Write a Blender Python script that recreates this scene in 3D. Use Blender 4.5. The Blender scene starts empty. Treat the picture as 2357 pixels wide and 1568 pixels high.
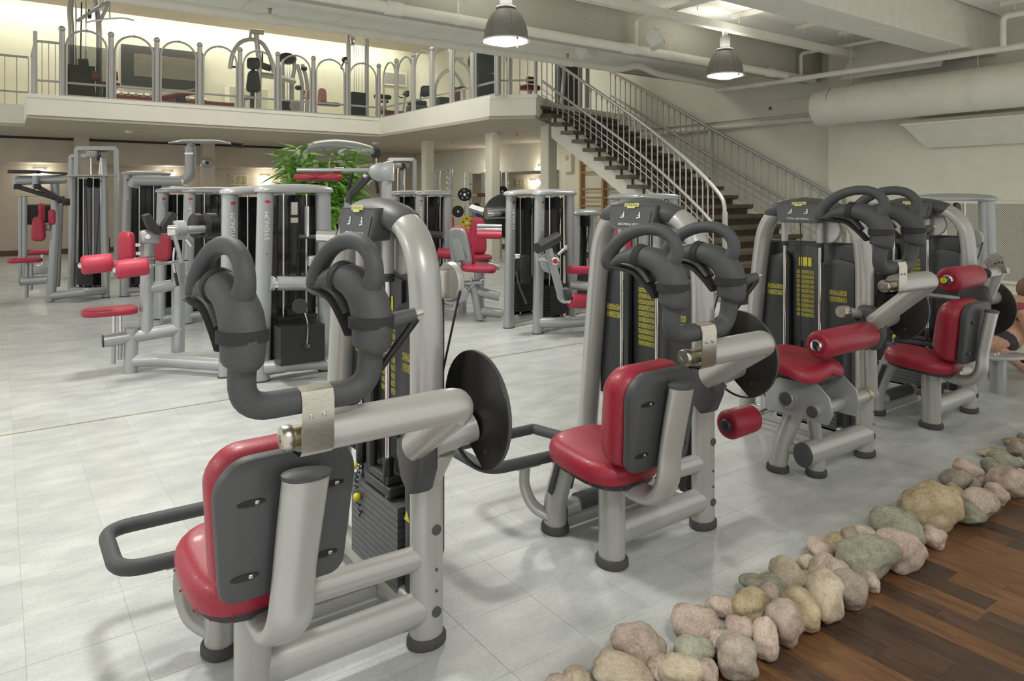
import bpy, bmesh, math, random
from mathutils import Vector as V, Matrix as Mx
R = math.radians
random.seed(7)
S = bpy.context.scene
C = S.collection
PI = math.pi

# ------------------------------------------------------------------ camera, light, exposure
HEAD = R(35.8)                     # the hall's grid runs along X and Y; the camera looks between them
EYE = 1.5
FPX, CXP, HYP = 1638.0, 1178.5, 453.0
cam_d = bpy.data.cameras.new('camera'); cam = bpy.data.objects.new('camera', cam_d); C.objects.link(cam)
cam.location = (0, 0, EYE); cam.rotation_euler = (R(90), 0, -HEAD)
cam_d.sensor_width = 36.0; cam_d.lens = 36.0 * FPX / 2357.0
cam_d.shift_y = -(784.0 - HYP) / 2357.0
cam_d.clip_start = 0.05; cam_d.clip_end = 200
S.camera = cam
S.view_settings.view_transform = 'Standard'; S.view_settings.look = 'None'
S.view_settings.gamma = 1.0; S.view_settings.use_curve_mapping = False
S.view_settings.exposure = -0.38

W = bpy.data.worlds.new('hall_ambient'); S.world = W; W.use_nodes = True
wbg = W.node_tree.nodes['Background']; wbg.inputs[0].default_value = (1.0, 0.985, 0.93, 1); wbg.inputs[1].default_value = 1.15

LAMP_Z = 3.14
LAMP_W = 54.0                      # watts of one pendant lamp
UP_W = 12.0                         # what one lamp lets out upwards
def area(name, loc, rot, sx, sy, watt, col=(1, .97, .9), spread=180):
    d = bpy.data.lights.new(name, 'AREA'); d.shape = 'RECTANGLE'; d.size = sx; d.size_y = sy
    d.energy = watt; d.color = col; d.spread = R(spread)
    o = bpy.data.objects.new(name, d); C.objects.link(o); o.location = loc; o.rotation_euler = rot
    return o
# strip in the ceiling cove that washes the gallery's rear wall
area('gallery_cove_light', (5.0, 21.25, 6.45), (R(35), 0, 0), 12.0, 0.25, 200, (1, .98, .86))
area('gallery_ceiling_light', (5.0, 18.0, 6.2), (0, 0, 0), 8.0, 0.5, 110, (1, .98, .9))
area('gallery_side_light', (10.0, 14.0, 6.1), (0, 0, 0), 2.0, 1.0, 40, (1, .98, .9))

# unseen fill light, added high in the void to brighten the gallery's front edge
area('gallery_fill_light', (4.2, 12.2, 5.9), (0, 0, 0), 7.0, 1.2, 260, (1, .975, .9))
# flush downlights in the underside of the gallery
for x, y in ((1.5, 17.5), (4.5, 17.5), (7.5, 17.5), (10.3, 17.5), (10.3, 13.5), (8.2, 12.6), (-2.0, 19.5)):
    area('underside_downlight', (x, y, 2.94), (0, 0, 0), .3, .3, 20, (1, .93, .8))

# ------------------------------------------------------------------ geometry helpers
F2 = V((math.sin(HEAD), math.cos(HEAD))); R2 = V((math.cos(HEAD), -math.sin(HEAD)))
def ray(x, y):
    r = (x - CXP) / FPX; d = F2 + r * R2
    return V((d.x, d.y, -(y - HYP) / FPX))
def at(x, y, d): v = ray(x, y); return V((v.x * d, v.y * d, EYE + v.z * d))
def atz(x, y, z=0.0): v = ray(x, y); return at(x, y, (z - EYE) / v.z)
def atX(x, y, X): v = ray(x, y); return at(x, y, X / v.x)
def atY(x, y, Y): v = ray(x, y); return at(x, y, Y / v.y)

def fil(pts, rad=0.05, n=5):
    """round the corners of a polyline"""
    pts = [V(p) for p in pts]; out = [pts[0]]
    for i in range(1, len(pts) - 1):
        a, b, c = pts[i - 1], pts[i], pts[i + 1]
        u, w = (a - b), (c - b); lu, lw = u.length, w.length
        if lu < 1e-6 or lw < 1e-6: continue
        t = min(rad, lu * .49, lw * .49); p, q = b + u / lu * t, b + w / lw * t
        for k in range(n + 1):
            s = k / n; out.append(p.lerp(b, s).lerp(b.lerp(q, s), s))
    out.append(pts[-1]); return out
def spl(pts, n=6):
    """Catmull-Rom through the points"""
    P = [V(p) for p in pts]; P = [P[0] * 2 - P[1]] + P + [P[-1] * 2 - P[-2]]; out = []
    for i in range(1, len(P) - 2):
        for k in range(n):
            t = k / n; a, b, c, d = P[i - 1:i + 3]
            out.append(.5 * (2 * b + (c - a) * t + (2 * a - 5 * b + 4 * c - d) * t * t + (3 * b - a - 3 * c + d) * t ** 3))
    out.append(P[-2]); return out
def lerpl(vals, n):
    """resample a list of numbers"""
    out = []
    for i in range(n):
        t = i / max(1, n - 1) * (len(vals) - 1); k = min(int(t), len(vals) - 2) if len(vals) > 1 else 0
        out.append(vals[0] if len(vals) == 1 else vals[k] + (vals[k + 1] - vals[k]) * (t - k))
    return out

class MB:
    def __init__(s): s.v = []; s.f = []
    def add(s, vs, fs):
        b = len(s.v); s.v += [V(p) for p in vs]; s.f += [tuple(i + b for i in f) for f in fs]; return s
    def ring(s, rings, caps=True, closed=True):
        n = len(rings[0]); vs = [p for r in rings for p in r]; fs = []
        for i in range(len(rings) - 1):
            for j in range(n if closed else n - 1):
                k = (j + 1) % n; fs.append((i * n + j, i * n + k, (i + 1) * n + k, (i + 1) * n + j))
        if caps:
            fs.append(tuple(range(n - 1, -1, -1))); m = (len(rings) - 1) * n; fs.append(tuple(range(m, m + n)))
        return s.add(vs, fs)
    def tube(s, pts, r, n=12, ry=None, up=(0, 0, 1), caps=True):
        """sweep an oval (r across, ry along `up`) through the points; r and ry may be lists"""
        P = [V(p) for p in pts]; m = len(P)
        rr = lerpl(r, m) if isinstance(r, (list, tuple)) else [r] * m
        qq = rr if ry is None else (lerpl(ry, m) if isinstance(ry, (list, tuple)) else [ry] * m)
        rings = []; side = None
        for i in range(m):
            t = (P[min(i + 1, m - 1)] - P[max(i - 1, 0)])
            if t.length < 1e-9: t = V((0, 0, 1))
            t.normalize()
            if side is None:
                u = V(up)
                if abs(u.normalized().dot(t)) > .97: u = V((1, 0, 0)) if abs(t.x) < .9 else V((0, 1, 0))
                side = t.cross(u).normalized()
            else:
                side = (side - t * side.dot(t))
                side = side.normalized() if side.length > 1e-6 else t.orthogonal().normalized()
            w = side.cross(t).normalized()
            rings.append([P[i] + side * (math.cos(2 * PI * k / n) * rr[i]) + w * (math.sin(2 * PI * k / n) * qq[i]) for k in range(n)])
        return s.ring(rings, caps)
    def cyl(s, a, b, r, n=16, r2=None): return s.tube([a, b], [r, r if r2 is None else r2], n)
    def box(s, c, size, rot=None, bev=0.0):
        c = V(c); hx, hy, hz = size[0] / 2, size[1] / 2, size[2] / 2
        m = rot if rot is not None else Mx.Identity(3)
        if bev <= 0:
            vs = [c + m @ V((x * hx, y * hy, z * hz)) for x in (-1, 1) for y in (-1, 1) for z in (-1, 1)]
            return s.add(vs, [(0, 1, 3, 2), (4, 6, 7, 5), (0, 4, 5, 1), (2, 3, 7, 6), (0, 2, 6, 4), (1, 5, 7, 3)])
        bev = min(bev, hx * .98, hy * .98, hz * .98)
        prof = []; n = 3                                    # rounded rectangle in xy, rounded edges in z
        def rr(off, z):
            out = []; ex, ey = hx - bev, hy - bev
            for qx, qy, a0 in ((1, 1, 0), (-1, 1, 90), (-1, -1, 180), (1, -1, 270)):
                for k in range(n + 1):
                    a = R(a0 + 90 * k / n); out.append(c + m @ V((qx * ex + math.cos(a) * off, qy * ey + math.sin(a) * off, z)))
            return out
        rings = []
        for k in range(n + 1):
            a = R(-90 + 90 * k / n); rings.append(rr(bev * math.cos(a) if k else 1e-4 + bev * 0, -(hz - bev) + math.sin(a) * bev))
        for k in range(n + 1):
            a = R(90 * k / n); rings.append(rr(max(bev * math.cos(a), 1e-4), (hz - bev) + math.sin(a) * bev))
        return s.ring(rings)
    def bar(s, a, b, w, h, up=(0, 0, 1), bev=0.0):
        a, b = V(a), V(b); t = (b - a); L = t.length; t.normalize(); u = V(up)
        if abs(u.dot(t)) > .97: u = V((1, 0, 0))
        sd = u.cross(t).normalized(); uu = t.cross(sd)
        return s.box((a + b) / 2, (L, w, h), Mx((t, sd, uu)).transposed(), bev)
    def lathe(s, prof, o=(0, 0, 0), ax=(0, 0, 1), n=20, caps=True):
        ax = V(ax).normalized(); u = ax.orthogonal().normalized(); w = ax.cross(u); o = V(o)
        return s.ring([[o + ax * z + (u * math.cos(2 * PI * k / n) + w * math.sin(2 * PI * k / n)) * max(r, 1e-4) for k in range(n)] for r, z in prof], caps)
    def ball(s, c, r, n=12, sc=(1, 1, 1)):
        m = n // 2; c = V(c); rings = []
        for i in range(m + 1):
            a = PI * i / m - PI / 2; q = max(math.cos(a), 1e-3)
            rings.append([c + V((math.cos(2 * PI * k / n) * q * r * sc[0], math.sin(2 * PI * k / n) * q * r * sc[1], math.sin(a) * r * sc[2])) for k in range(n)])
        return s.ring(rings)
    def prism(s, poly, o, ax, ay, th, bev=0.0):
        """extrude a 2D outline (in axes ax, ay from o) by th along ax x ay, centred, with a chamfer"""
        ax, ay = V(ax).normalized(), V(ay).normalized(); az = ax.cross(ay).normalized(); o = V(o)
        cx = sum(p[0] for p in poly) / len(poly); cy = sum(p[1] for p in poly) / len(poly)
        def rg(k, z):
            out = []
            for p in poly:
                dx, dy = p[0] - cx, p[1] - cy; L = math.hypot(dx, dy) or 1
                f = (L - k) / L; out.append(o + ax * (cx + dx * f) + ay * (cy + dy * f) + az * z)
            return out
        h = th / 2
        if bev <= 0: return s.ring([rg(0, -h), rg(0, h)])
        b2 = bev * .3
        return s.ring([rg(bev, -h), rg(b2, -h + b2), rg(0, -h + bev), rg(0, h - bev), rg(b2, h - b2), rg(bev, h)])
    def build(s, name, mat, parent=None, flat=False, ang=38, world=True):
        me = bpy.data.meshes.new(name)
        off = V((0, 0, 0))
        if parent is not None and world:
            p = parent
            while p is not None: off = off + p.location; p = p.parent
        me.from_pydata([p - off for p in s.v], [], s.f)
        bm = bmesh.new(); bm.from_mesh(me); bmesh.ops.recalc_face_normals(bm, faces=bm.faces); bm.to_mesh(me); bm.free()
        me.materials.append(mat)
        if not flat:
            me.polygons.foreach_set('use_smooth', [True] * len(me.polygons)); me.set_sharp_from_angle(angle=R(ang))
        o = bpy.data.objects.new(name, me); C.objects.link(o)
        if parent is not None: o.parent = parent
        return o
def tag(o, label=None, cat=None, group=None, kind=None):
    if label: o['label'] = label
    if cat: o['category'] = cat
    if group: o['group'] = group
    if kind: o['kind'] = kind
    return o
def thing(name, label, cat, loc, group=None):
    o = bpy.data.objects.new(name, None); C.objects.link(o); o.location = loc; o.empty_display_size = .1
    return tag(o, label, cat, group)
def struct(name, mb, mat, parent=None, flat=False, label=None, **k):
    o = mb.build(name, mat, parent, flat, **k)
    if parent is None: o['kind'] = 'structure'
    if label: o['label'] = label
    return o
def copy_tree(o, parent=None):
    c = o.copy(); C.objects.link(c); c.parent = parent
    for ch in list(o.children): copy_tree(ch, c)
    return c
def text(name, s, mat, parent, o, ax, ay, h, ext=.0008, align='CENTER', world=True):
    """flat raised lettering: baseline along ax, letters up along ay, cap height h"""
    cu = bpy.data.curves.new('lettering_curve', 'FONT'); cu.body = s; cu.size = h / .7; cu.extrude = 0
    cu.align_x = align; cu.align_y = 'CENTER'; cu.resolution_u = 2
    t = bpy.data.objects.new('lettering_tmp', cu); me0 = t.to_mesh()
    ax, ay = V(ax).normalized(), V(ay).normalized(); az = ax.cross(ay); o = V(o)
    m = MB(); m.add([o + ax * p.co.x + ay * p.co.y + az * ext for p in me0.vertices], [tuple(f.vertices) for f in me0.polygons])
    t.to_mesh_clear(); bpy.data.objects.remove(t); bpy.data.curves.remove(cu)
    return m.build(name, mat, parent, flat=True, world=world)

# ------------------------------------------------------------------ materials
def mat(name, col, rough=.5, metal=0.0, coat=0.0, spec=.5, alpha=1.0, emit=None, es=0.0, trans=0.0):
    m = bpy.data.materials.new(name); m.use_nodes = True; b = m.node_tree.nodes['Principled BSDF']
    b.inputs['Base Color'].default_value = (*col, 1); b.inputs['Roughness'].default_value = rough
    b.inputs['Metallic'].default_value = metal; b.inputs['Coat Weight'].default_value = coat
    b.inputs['Coat Roughness'].default_value = .08; b.inputs['Specular IOR Level'].default_value = spec
    b.inputs['Alpha'].default_value = alpha; b.inputs['Transmission Weight'].default_value = trans
    if emit: b.inputs['Emission Color'].default_value = (*emit, 1); b.inputs['Emission Strength'].default_value = es
    return m
def nodes(m): return m.node_tree.nodes, m.node_tree.links, m.node_tree.nodes['Principled BSDF']
def vary(m, scale, c0, c1, detail=4, bump=0.0, lo=.35, hi=.65, rough=None, stretch=None, coord='Object', dist=.01):
    """noise-driven colour between c0 and c1, with optional relief"""
    N, L, B = nodes(m)
    tc = N.new('ShaderNodeTexCoord'); no = N.new('ShaderNodeTexNoise'); no.inputs['Scale'].default_value = scale; no.inputs['Detail'].default_value = detail
    src = tc.outputs[coord]
    if stretch:
        mp = N.new('ShaderNodeMapping'); mp.inputs['Scale'].default_value = stretch; L.new(src, mp.inputs[0]); src = mp.outputs[0]
    L.new(src, no.inputs['Vector'])
    cr = N.new('ShaderNodeValToRGB'); cr.color_ramp.elements[0].position = lo; cr.color_ramp.elements[1].position = hi
    cr.color_ramp.elements[0].color = (*c0, 1); cr.color_ramp.elements[1].color = (*c1, 1)
    L.new(no.outputs[0], cr.inputs[0]); L.new(cr.outputs[0], B.inputs['Base Color'])
    if bump:
        bp = N.new('ShaderNodeBump'); bp.inputs['Strength'].default_value = bump; bp.inputs['Distance'].default_value = dist
        L.new(no.outputs[0], bp.inputs['Height']); L.new(bp.outputs[0], B.inputs['Normal'])
    return m
silver = vary(mat('silver_paint', (.42, .42, .40), .34, .35, .35), 900, (.40, .40, .385), (.46, .46, .44), 1)
silver2 = vary(mat('blue_silver_paint', (.36, .39, .40), .34, .35, .3), 900, (.345, .36, .365), (.40, .415, .42), 1)
steel = vary(mat('brushed_steel', (.6, .56, .48), .3, .95), 40, (.50, .47, .41), (.60, .57, .50), 2, stretch=(1, 1, 14))
chrome = vary(mat('chrome', (.75, .75, .75), .12, 1.0), 30, (.72, .72, .72), (.8, .8, .8), 2)
plast = vary(mat('grey_plastic', (.085, .09, .095), .5), 260, (.056, .059, .063), (.07, .073, .077), 3, .12, dist=.002)
foam = vary(mat('grey_foam_grip', (.075, .078, .082), .62), 300, (.05, .052, .056), (.064, .067, .07), 3, .15, dist=.002)
dark = vary(mat('dark_plastic', (.035, .037, .04), .45), 200, (.03, .032, .034), (.042, .044, .047), 2)
panelm = vary(mat('stack_cover', (.03, .033, .036), .4), 120, (.027, .03, .032), (.036, .038, .042), 2)
black = vary(mat('black_metal', (.012, .012, .013), .4), 90, (.01, .01, .011), (.016, .016, .018), 2)
disc_m = vary(mat('cam_disc', (.012, .012, .01), .36), 50, (.010, .010, .009), (.016, .015, .012), 2)
rubber = vary(mat('rubber_foot', (.06, .056, .055), .75), 150, (.052, .049, .048), (.07, .066, .064), 2)
red = vary(mat('red_vinyl', (.33, .018, .04), .42, 0, .06), 160, (.29, .013, .032), (.38, .024, .05), 5, .18, dist=.003)
red2 = vary(mat('light_red_vinyl', (.42, .03, .065), .5), 120, (.38, .024, .055), (.46, .036, .075), 4, .12, dist=.003)
brownpad = vary(mat('maroon_vinyl', (.12, .02, .02), .45), 120, (.10, .016, .016), (.15, .028, .026), 3)
webbing = vary(mat('black_webbing', (.02, .02, .021), .8), 400, (.016, .016, .017), (.028, .028, .029), 2)
yellow = vary(mat('yellow_print', (.62, .56, .03), .5), 60, (.58, .52, .025), (.68, .62, .04), 2)
yprint = mat('yellow_small_print', (.55, .5, .03), .5)
N_, L_, B_ = nodes(yprint)       # rows of tiny print, flat
tc = N_.new('ShaderNodeTexCoord'); nz = N_.new('ShaderNodeTexNoise'); nz.inputs['Scale'].default_value = 260; nz.inputs['Detail'].default_value = 1
cr = N_.new('ShaderNodeValToRGB'); cr.color_ramp.elements[0].position = .46; cr.color_ramp.elements[1].position = .53
cr.color_ramp.elements[0].color = (.05, .05, .03, 1); cr.color_ramp.elements[1].color = (.42, .39, .03, 1)
L_.new(tc.outputs['Object'], nz.inputs[0]); L_.new(nz.outputs[0], cr.inputs[0]); L_.new(cr.outputs[0], B_.inputs[0])
white_ink = vary(mat('pale_print', (.6, .62, .62), .5), 50, (.78, .8, .8), (.86, .88, .88), 1)
grey_ink = vary(mat('grey_print', (.28, .3, .31), .5), 50, (.26, .28, .29), (.32, .34, .35), 1)
red_ink = vary(mat('red_print', (.5, .02, .03), .5), 50, (.46, .016, .024), (.54, .03, .04), 1)
lime = vary(mat('lime_badge', (.62, .62, .22), .45), 50, (.58, .58, .18), (.68, .68, .26), 1)
smoked = vary(mat('smoked_panel', (.012, .013, .014), .18, 0, .4), 12, (.010, .011, .012), (.02, .021, .022), 3)
wallm = vary(mat('cream_wall_paint', (.62, .6, .5), .7), 3, (.74, .725, .62), (.78, .765, .66), 3, .03)
wallg = vary(mat('gallery_wall_paint', (.66, .64, .44), .75), 3, (.62, .605, .47), (.66, .645, .51), 3)
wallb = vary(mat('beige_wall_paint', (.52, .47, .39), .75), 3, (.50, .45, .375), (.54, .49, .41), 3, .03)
fasc = vary(mat('white_fascia_paint', (.78, .77, .68), .6), 2, (.84, .83, .745), (.88, .87, .78), 3)
ceilm = vary(mat('ceiling_paint', (.70, .68, .6), .8), 5, (.78, .765, .68), (.82, .805, .72), 3)
pitm = vary(mat('pitted_concrete', (.5, .48, .41), .85), 34, (.22, .2, .16), (.50, .48, .41), 5, .5, lo=.26, hi=.36, dist=.012)
beamm = vary(mat('painted_concrete', (.56, .54, .46), .85), 9, (.70, .685, .60), (.75, .735, .65), 3, .1)
pipem = vary(mat('painted_pipe', (.70, .68, .58), .38), 6, (.78, .765, .68), (.83, .815, .73), 3)
ductm = vary(mat('painted_duct', (.60, .58, .49), .6), 4, (.78, .765, .67), (.83, .815, .72), 4, .1)
lampgrey = vary(mat('lamp_shade_grey', (.13, .125, .115), .42, .3), 60, (.21, .2, .185), (.25, .24, .225), 2)
treadm = vary(mat('dark_stair_tread', (.07, .062, .045), .5), 30, (.095, .08, .055), (.135, .115, .08), 4, stretch=(1, 8, 1))
riserm = vary(mat('brown_stair_riser', (.06, .03, .02), .5), 14, (.035, .026, .02), (.09, .04, .024), 3, stretch=(1, 6, 1))
pine = vary(mat('pine_wood', (.42, .27, .11), .5), 10, (.37, .23, .09), (.48, .32, .14), 4, stretch=(6, 6, .6))
bulb = mat('lit_lamp_glass', (1, 1, 1), .4, emit=(1, .98, .93), es=14)
glow = mat('lit_wall_lamp', (1, .98, .9), .4, emit=(1, .95, .84), es=16)
glassm = mat('railing_glass', (.25, .3, .28), .03, alpha=.05, spec=.5)
mirror = vary(mat('mirror_glass', (.8, .8, .78), .02, 1.0), 2, (.78, .78, .76), (.82, .82, .8), 1)
leafm = vary(mat('bamboo_leaf', (.12, .30, .04), .45), 8, (.10, .28, .03), (.30, .55, .09), 3)
potm = vary(mat('grey_planter', (.2, .2, .2), .5), 20, (.18, .18, .18), (.23, .23, .23), 2)
whitep = vary(mat('white_plastic', (.72, .71, .64), .5), 20, (.70, .69, .62), (.75, .74, .67), 2)
skirt = vary(mat('brown_baseboard', (.10, .06, .035), .5), 20, (.09, .052, .03), (.12, .07, .042), 2)
brass = vary(mat('brass_strip', (.5, .43, .28), .35, .8), 20, (.46, .39, .25), (.55, .48, .32), 2)
# ------------------------------------------------------------------ floor: vinyl stone tiles with open joints
tilem = mat('stone_vinyl_tile', (.52, .54, .53), .36, spec=.45)
N_, L_, B_ = nodes(tilem)
geo = N_.new('ShaderNodeNewGeometry')
def noise(scale, detail, vec=None, rough=.5):
    n = N_.new('ShaderNodeTexNoise'); n.inputs['Scale'].default_value = scale; n.inputs['Detail'].default_value = detail; n.inputs['Roughness'].default_value = rough
    if vec is not None: L_.new(vec, n.inputs['Vector'])
    return n
mp = N_.new('ShaderNodeMapping'); mp.inputs['Scale'].default_value = (1, 2.2, 1); L_.new(geo.outputs['Position'], mp.inputs[0])
n1 = noise(3.2, 8, mp.outputs[0], .65); n2 = noise(70, 5, mp.outputs[0], .7); n3 = noise(.9, 3, geo.outputs['Position'])
mix1 = N_.new('ShaderNodeMix'); mix1.data_type = 'FLOAT'; mix1.inputs[0].default_value = .42; L_.new(n1.outputs[0], mix1.inputs[2]); L_.new(n2.outputs[0], mix1.inputs[3])
cr = N_.new('ShaderNodeValToRGB'); cr.color_ramp.elements[0].position = .36; cr.color_ramp.elements[1].position = .64
cr.color_ramp.elements[0].color = (.36, .38, .375, 1); cr.color_ramp.elements[1].color = (.58, .60, .59, 1)
L_.new(mix1.outputs[0], cr.inputs[0])
# a slight shade difference from tile to tile
sc = N_.new('ShaderNodeVectorMath'); sc.operation = 'SCALE'; sc.inputs['Scale'].default_value = 1 / .31; L_.new(geo.outputs['Position'], sc.inputs[0])
ad = N_.new('ShaderNodeVectorMath'); ad.operation = 'ADD'; ad.inputs[1].default_value = (-.229, -.877, 7.5); L_.new(sc.outputs[0], ad.inputs[0])
flo = N_.new('ShaderNodeVectorMath'); flo.operation = 'FLOOR'; L_.new(ad.outputs[0], flo.inputs[0])
wn = N_.new('ShaderNodeTexWhiteNoise'); wn.noise_dimensions = '2D'; L_.new(flo.outputs[0], wn.inputs['Vector'])
mr = N_.new('ShaderNodeMapRange'); mr.inputs[3].default_value = .95; mr.inputs[4].default_value = 1.05; L_.new(wn.outputs[0], mr.inputs[0])
ml = N_.new('ShaderNodeMix'); ml.data_type = 'RGBA'; ml.blend_type = 'MULTIPLY'; ml.inputs[0].default_value = 1
L_.new(cr.outputs[0], ml.inputs[6]); L_.new(mr.outputs[0], ml.inputs[7]); L_.new(ml.outputs[2], B_.inputs['Base Color'])
bp = N_.new('ShaderNodeBump'); bp.inputs['Strength'].default_value = .12; bp.inputs['Distance'].default_value = .002
L_.new(n2.outputs[0], bp.inputs['Height']); L_.new(bp.outputs[0], B_.inputs['Normal'])
jointm = vary(mat('tile_joint', (.30, .31, .30), .8), 40, (.40, .415, .41), (.46, .475, .47), 3)

T = .31; GX, GY = .071, 1.822
m = MB(); m.box((3.5, 11.855, -.0513), (17, 20.69, .1)); floor = struct('floor', m, jointm, flat=True)
floor['label'] = 'grey stone-look tiled floor of the hall'
cells = []
for i in range(-14, 38):
    for j in range(0, 66):
        x, y = GX + (i + .5) * T, GY + (j + .5) * T - T
        if x > 11.7 or y < 1.6: continue
        d = x * F2.x + y * F2.y; l = x * R2.x + y * R2.y
        if d < .8: continue
        px = CXP + FPX * l / d; py = HYP + FPX * 1.5 / d
        if -1100 < px < 2700 and py < 2100: cells.append((d, x, y))
cells.sort()
def tile_geo(mb, x, y):
    h = T / 2 - .0006; b = .0007
    vs = [(x + sx * (h - k), y + sy * (h - k), z) for k, z in ((0, -.002), (0, -b), (b, 0)) for sx, sy in ((-1, -1), (1, -1), (1, 1), (-1, 1))]
    fs = [(8, 9, 10, 11)] + [(a + o, (a + 1) % 4 + o, (a + 1) % 4 + 4 + o, a + 4 + o) for o in (0, 4) for a in range(4)]
    mb.add(vs, fs)
m = MB(); tile_geo(m, 0, 0); tile0 = m.build('floor_tile', tilem, floor, flat=True, world=False)
for q, (d, x, y) in enumerate(cells[:300]):
    o = tile0 if q == 0 else tile0.copy()
    if q: C.objects.link(o)
    o.parent = floor; o.location = (x, y, 0)
m = MB()
for d, x, y in cells[300:]:
    if d < 9: tile_geo(m, x, y)
    else:
        h = T / 2 - .0011; m.add([(x - h, y - h, 0), (x + h, y - h, 0), (x + h, y + h, 0), (x - h, y + h, 0)], [(0, 1, 2, 3)])
o = m.build('floor_tile_field', tilem, floor, flat=True); o['kind'] = 'stuff'
m = MB(); m.box((4.5, 5.49, .001), (12, .011, .004)); m.build('expansion_strip', brass, floor, flat=True)

# wood floor beside the stones
def woodmat(name, c0, c1):
    w = mat(name, c0, .3, spec=.4); N, L, B = nodes(w)
    tc = N.new('ShaderNodeTexCoord'); oi = N.new('ShaderNodeObjectInfo'); mp = N.new('ShaderNodeMapping'); mp.inputs['Scale'].default_value = (9, 1, 9)
    add = N.new('ShaderNodeVectorMath'); mu = N.new('ShaderNodeMath'); mu.operation = 'MULTIPLY'; mu.inputs[1].default_value = 60
    L.new(oi.outputs['Random'], mu.inputs[0]); L.new(tc.outputs['Object'], mp.inputs[0]); L.new(mp.outputs[0], add.inputs[0]); L.new(mu.outputs[0], add.inputs[1])
    n = N.new('ShaderNodeTexNoise'); n.inputs['Scale'].default_value = 3; n.inputs['Detail'].default_value = 8; n.inputs['Distortion'].default_value = 1.2; L.new(add.outputs[0], n.inputs[0])
    nf = N.new('ShaderNodeTexNoise'); nf.inputs['Scale'].default_value = 22; nf.inputs['Detail'].default_value = 3; L.new(add.outputs[0], nf.inputs[0])
    mx = N.new('ShaderNodeMix'); mx.data_type = 'FLOAT'; mx.inputs[0].default_value = .4; L.new(n.outputs[0], mx.inputs[2]); L.new(nf.outputs[0], mx.inputs[3])
    cr = N.new('ShaderNodeValToRGB'); cr.color_ramp.elements[0].position = .38; cr.color_ramp.elements[1].position = .62
    cr.color_ramp.elements[0].color = (*c0, 1); cr.color_ramp.elements[1].color = (*c1, 1); L.new(mx.outputs[0], cr.inputs[0])
    hs = N.new('ShaderNodeHueSaturation'); mr = N.new('ShaderNodeMapRange'); mr.inputs[3].default_value = .82; mr.inputs[4].default_value = 1.18
    L.new(oi.outputs['Random'], mr.inputs[0]); L.new(mr.outputs[0], hs.inputs['Value']); L.new(cr.outputs[0], hs.inputs['Color']); L.new(hs.outputs[0], B.inputs['Base Color'])
    return w
wood_d = woodmat('dark_merbau_strip', (.05, .029, .02), (.092, .054, .036))
wood_l = woodmat('light_merbau_strip', (.115, .055, .025), (.195, .098, .046))
m = MB(); m.box((3.6, .405, -.06), (5.4, 2.21, .1)); wf = struct('floor_wood', m, black, flat=True); wf['label'] = 'dark and light brown wooden strip floor beside the stones'
rnd = random.Random(21); pmesh = {}
pw = .1009
for i in range(0, 46):
    x = 1.09 + pw * (i + .5); y = -.35 + rnd.uniform(0, .6)
    while y < 1.512:
        L = rnd.choice((.42, .55, .7, .9)); y1 = min(y + L, 1.512); k = round(y1 - y, 3)
        if k < .03: break
        lt = rnd.random() < .42
        d = x * F2.x + y1 * F2.y; l = x * R2.x + y1 * R2.y
        if d > .7 and CXP + FPX * l / d < 2900 and HYP + FPX * 1.5 / d < 2100:
            key = (k, lt)
            if key not in pmesh:
                mm = MB(); mm.box((0, 0, 0), (pw - .0007, k - .0008, .008), None); ob = mm.build('wood_plank', wood_l if lt else wood_d, wf, flat=True, world=False); pmesh[key] = ob.data
            else:
                ob = bpy.data.objects.new('wood_plank', pmesh[key]); C.objects.link(ob); ob.parent = wf
            ob.location = V((x, (y + y1) / 2, -.004)) - wf.location
        y = y1

# ------------------------------------------------------------------ walls
XW, XS, YB = 11.5, 11.75, 22.0
def wall(name, c, s, mt): m = MB(); m.box(c, s); return struct(name, m, mt, flat=True)
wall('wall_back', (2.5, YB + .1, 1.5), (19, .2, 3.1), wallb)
wall('wall_gallery', (2.5, YB + .1, 4.85), (19, .2, 3.6), wallg)
wall('wall_stair', (XS + .1, 14.3, 3.3), (.2, 15.4, 6.6), wallm)
wall('wall_right', (XW + .225, 3.0, 2.2), (.45, 7.4, 4.4), wallm)
m = MB(); m.box((2.5, YB - .012, .07), (17, .024, .14)); struct('baseboard_back', m, skirt, flat=True)
m = MB(); m.box((XS - .012, 17, .07), (.024, 10, .14)); struct('baseboard_stair', m, skirt, flat=True)
# far-left partition edge and the boxed soffit under the gallery
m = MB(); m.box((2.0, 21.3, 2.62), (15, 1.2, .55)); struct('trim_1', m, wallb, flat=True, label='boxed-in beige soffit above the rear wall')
m = MB(); m.box((2.0, 20.68, 2.925), (15, .03, .05)); struct('trim_2', m, black, flat=True, label='black strip imitating a shadow gap over the rear soffit')  # solid black strip: the shade above the soffit is put into its colour

# ------------------------------------------------------------------ gallery slab
ZT, ZB = 3.4, 2.95
def slab(name, poly, z0, z1, mt): m = MB(); m.ring([[V((x, y, z0)) for x, y in poly], [V((x, y, z1)) for x, y in poly]]); return struct(name, m, mt, flat=True)
GP = [(-6, 17.8), (.42, 17.8), (.42, 15.8), (7.45, 15.8), (7.45, 11.05), (8.05, 10.4), (8.5, 10.75), (9.3, 11.3), (11.3, 11.75), (XS, 11.75), (XS, YB), (-6, YB)]
gal = slab('floor_gallery', GP, ZB + .06, ZT - .07, fasc); gal['label'] = 'white gallery floor slab with angled front edge'
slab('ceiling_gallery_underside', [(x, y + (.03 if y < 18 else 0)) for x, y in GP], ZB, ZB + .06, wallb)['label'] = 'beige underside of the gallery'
def offs(poly, o): return [(x + (0 if x <= -6 or x >= XS else o[0]), y + (0 if y >= YB else o[1])) for x, y in poly]
slab('trim_3', offs(GP, (0, -.02)), ZT - .07, ZT, fasc)['label'] = 'capping strip along the top of the gallery edge'
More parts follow.
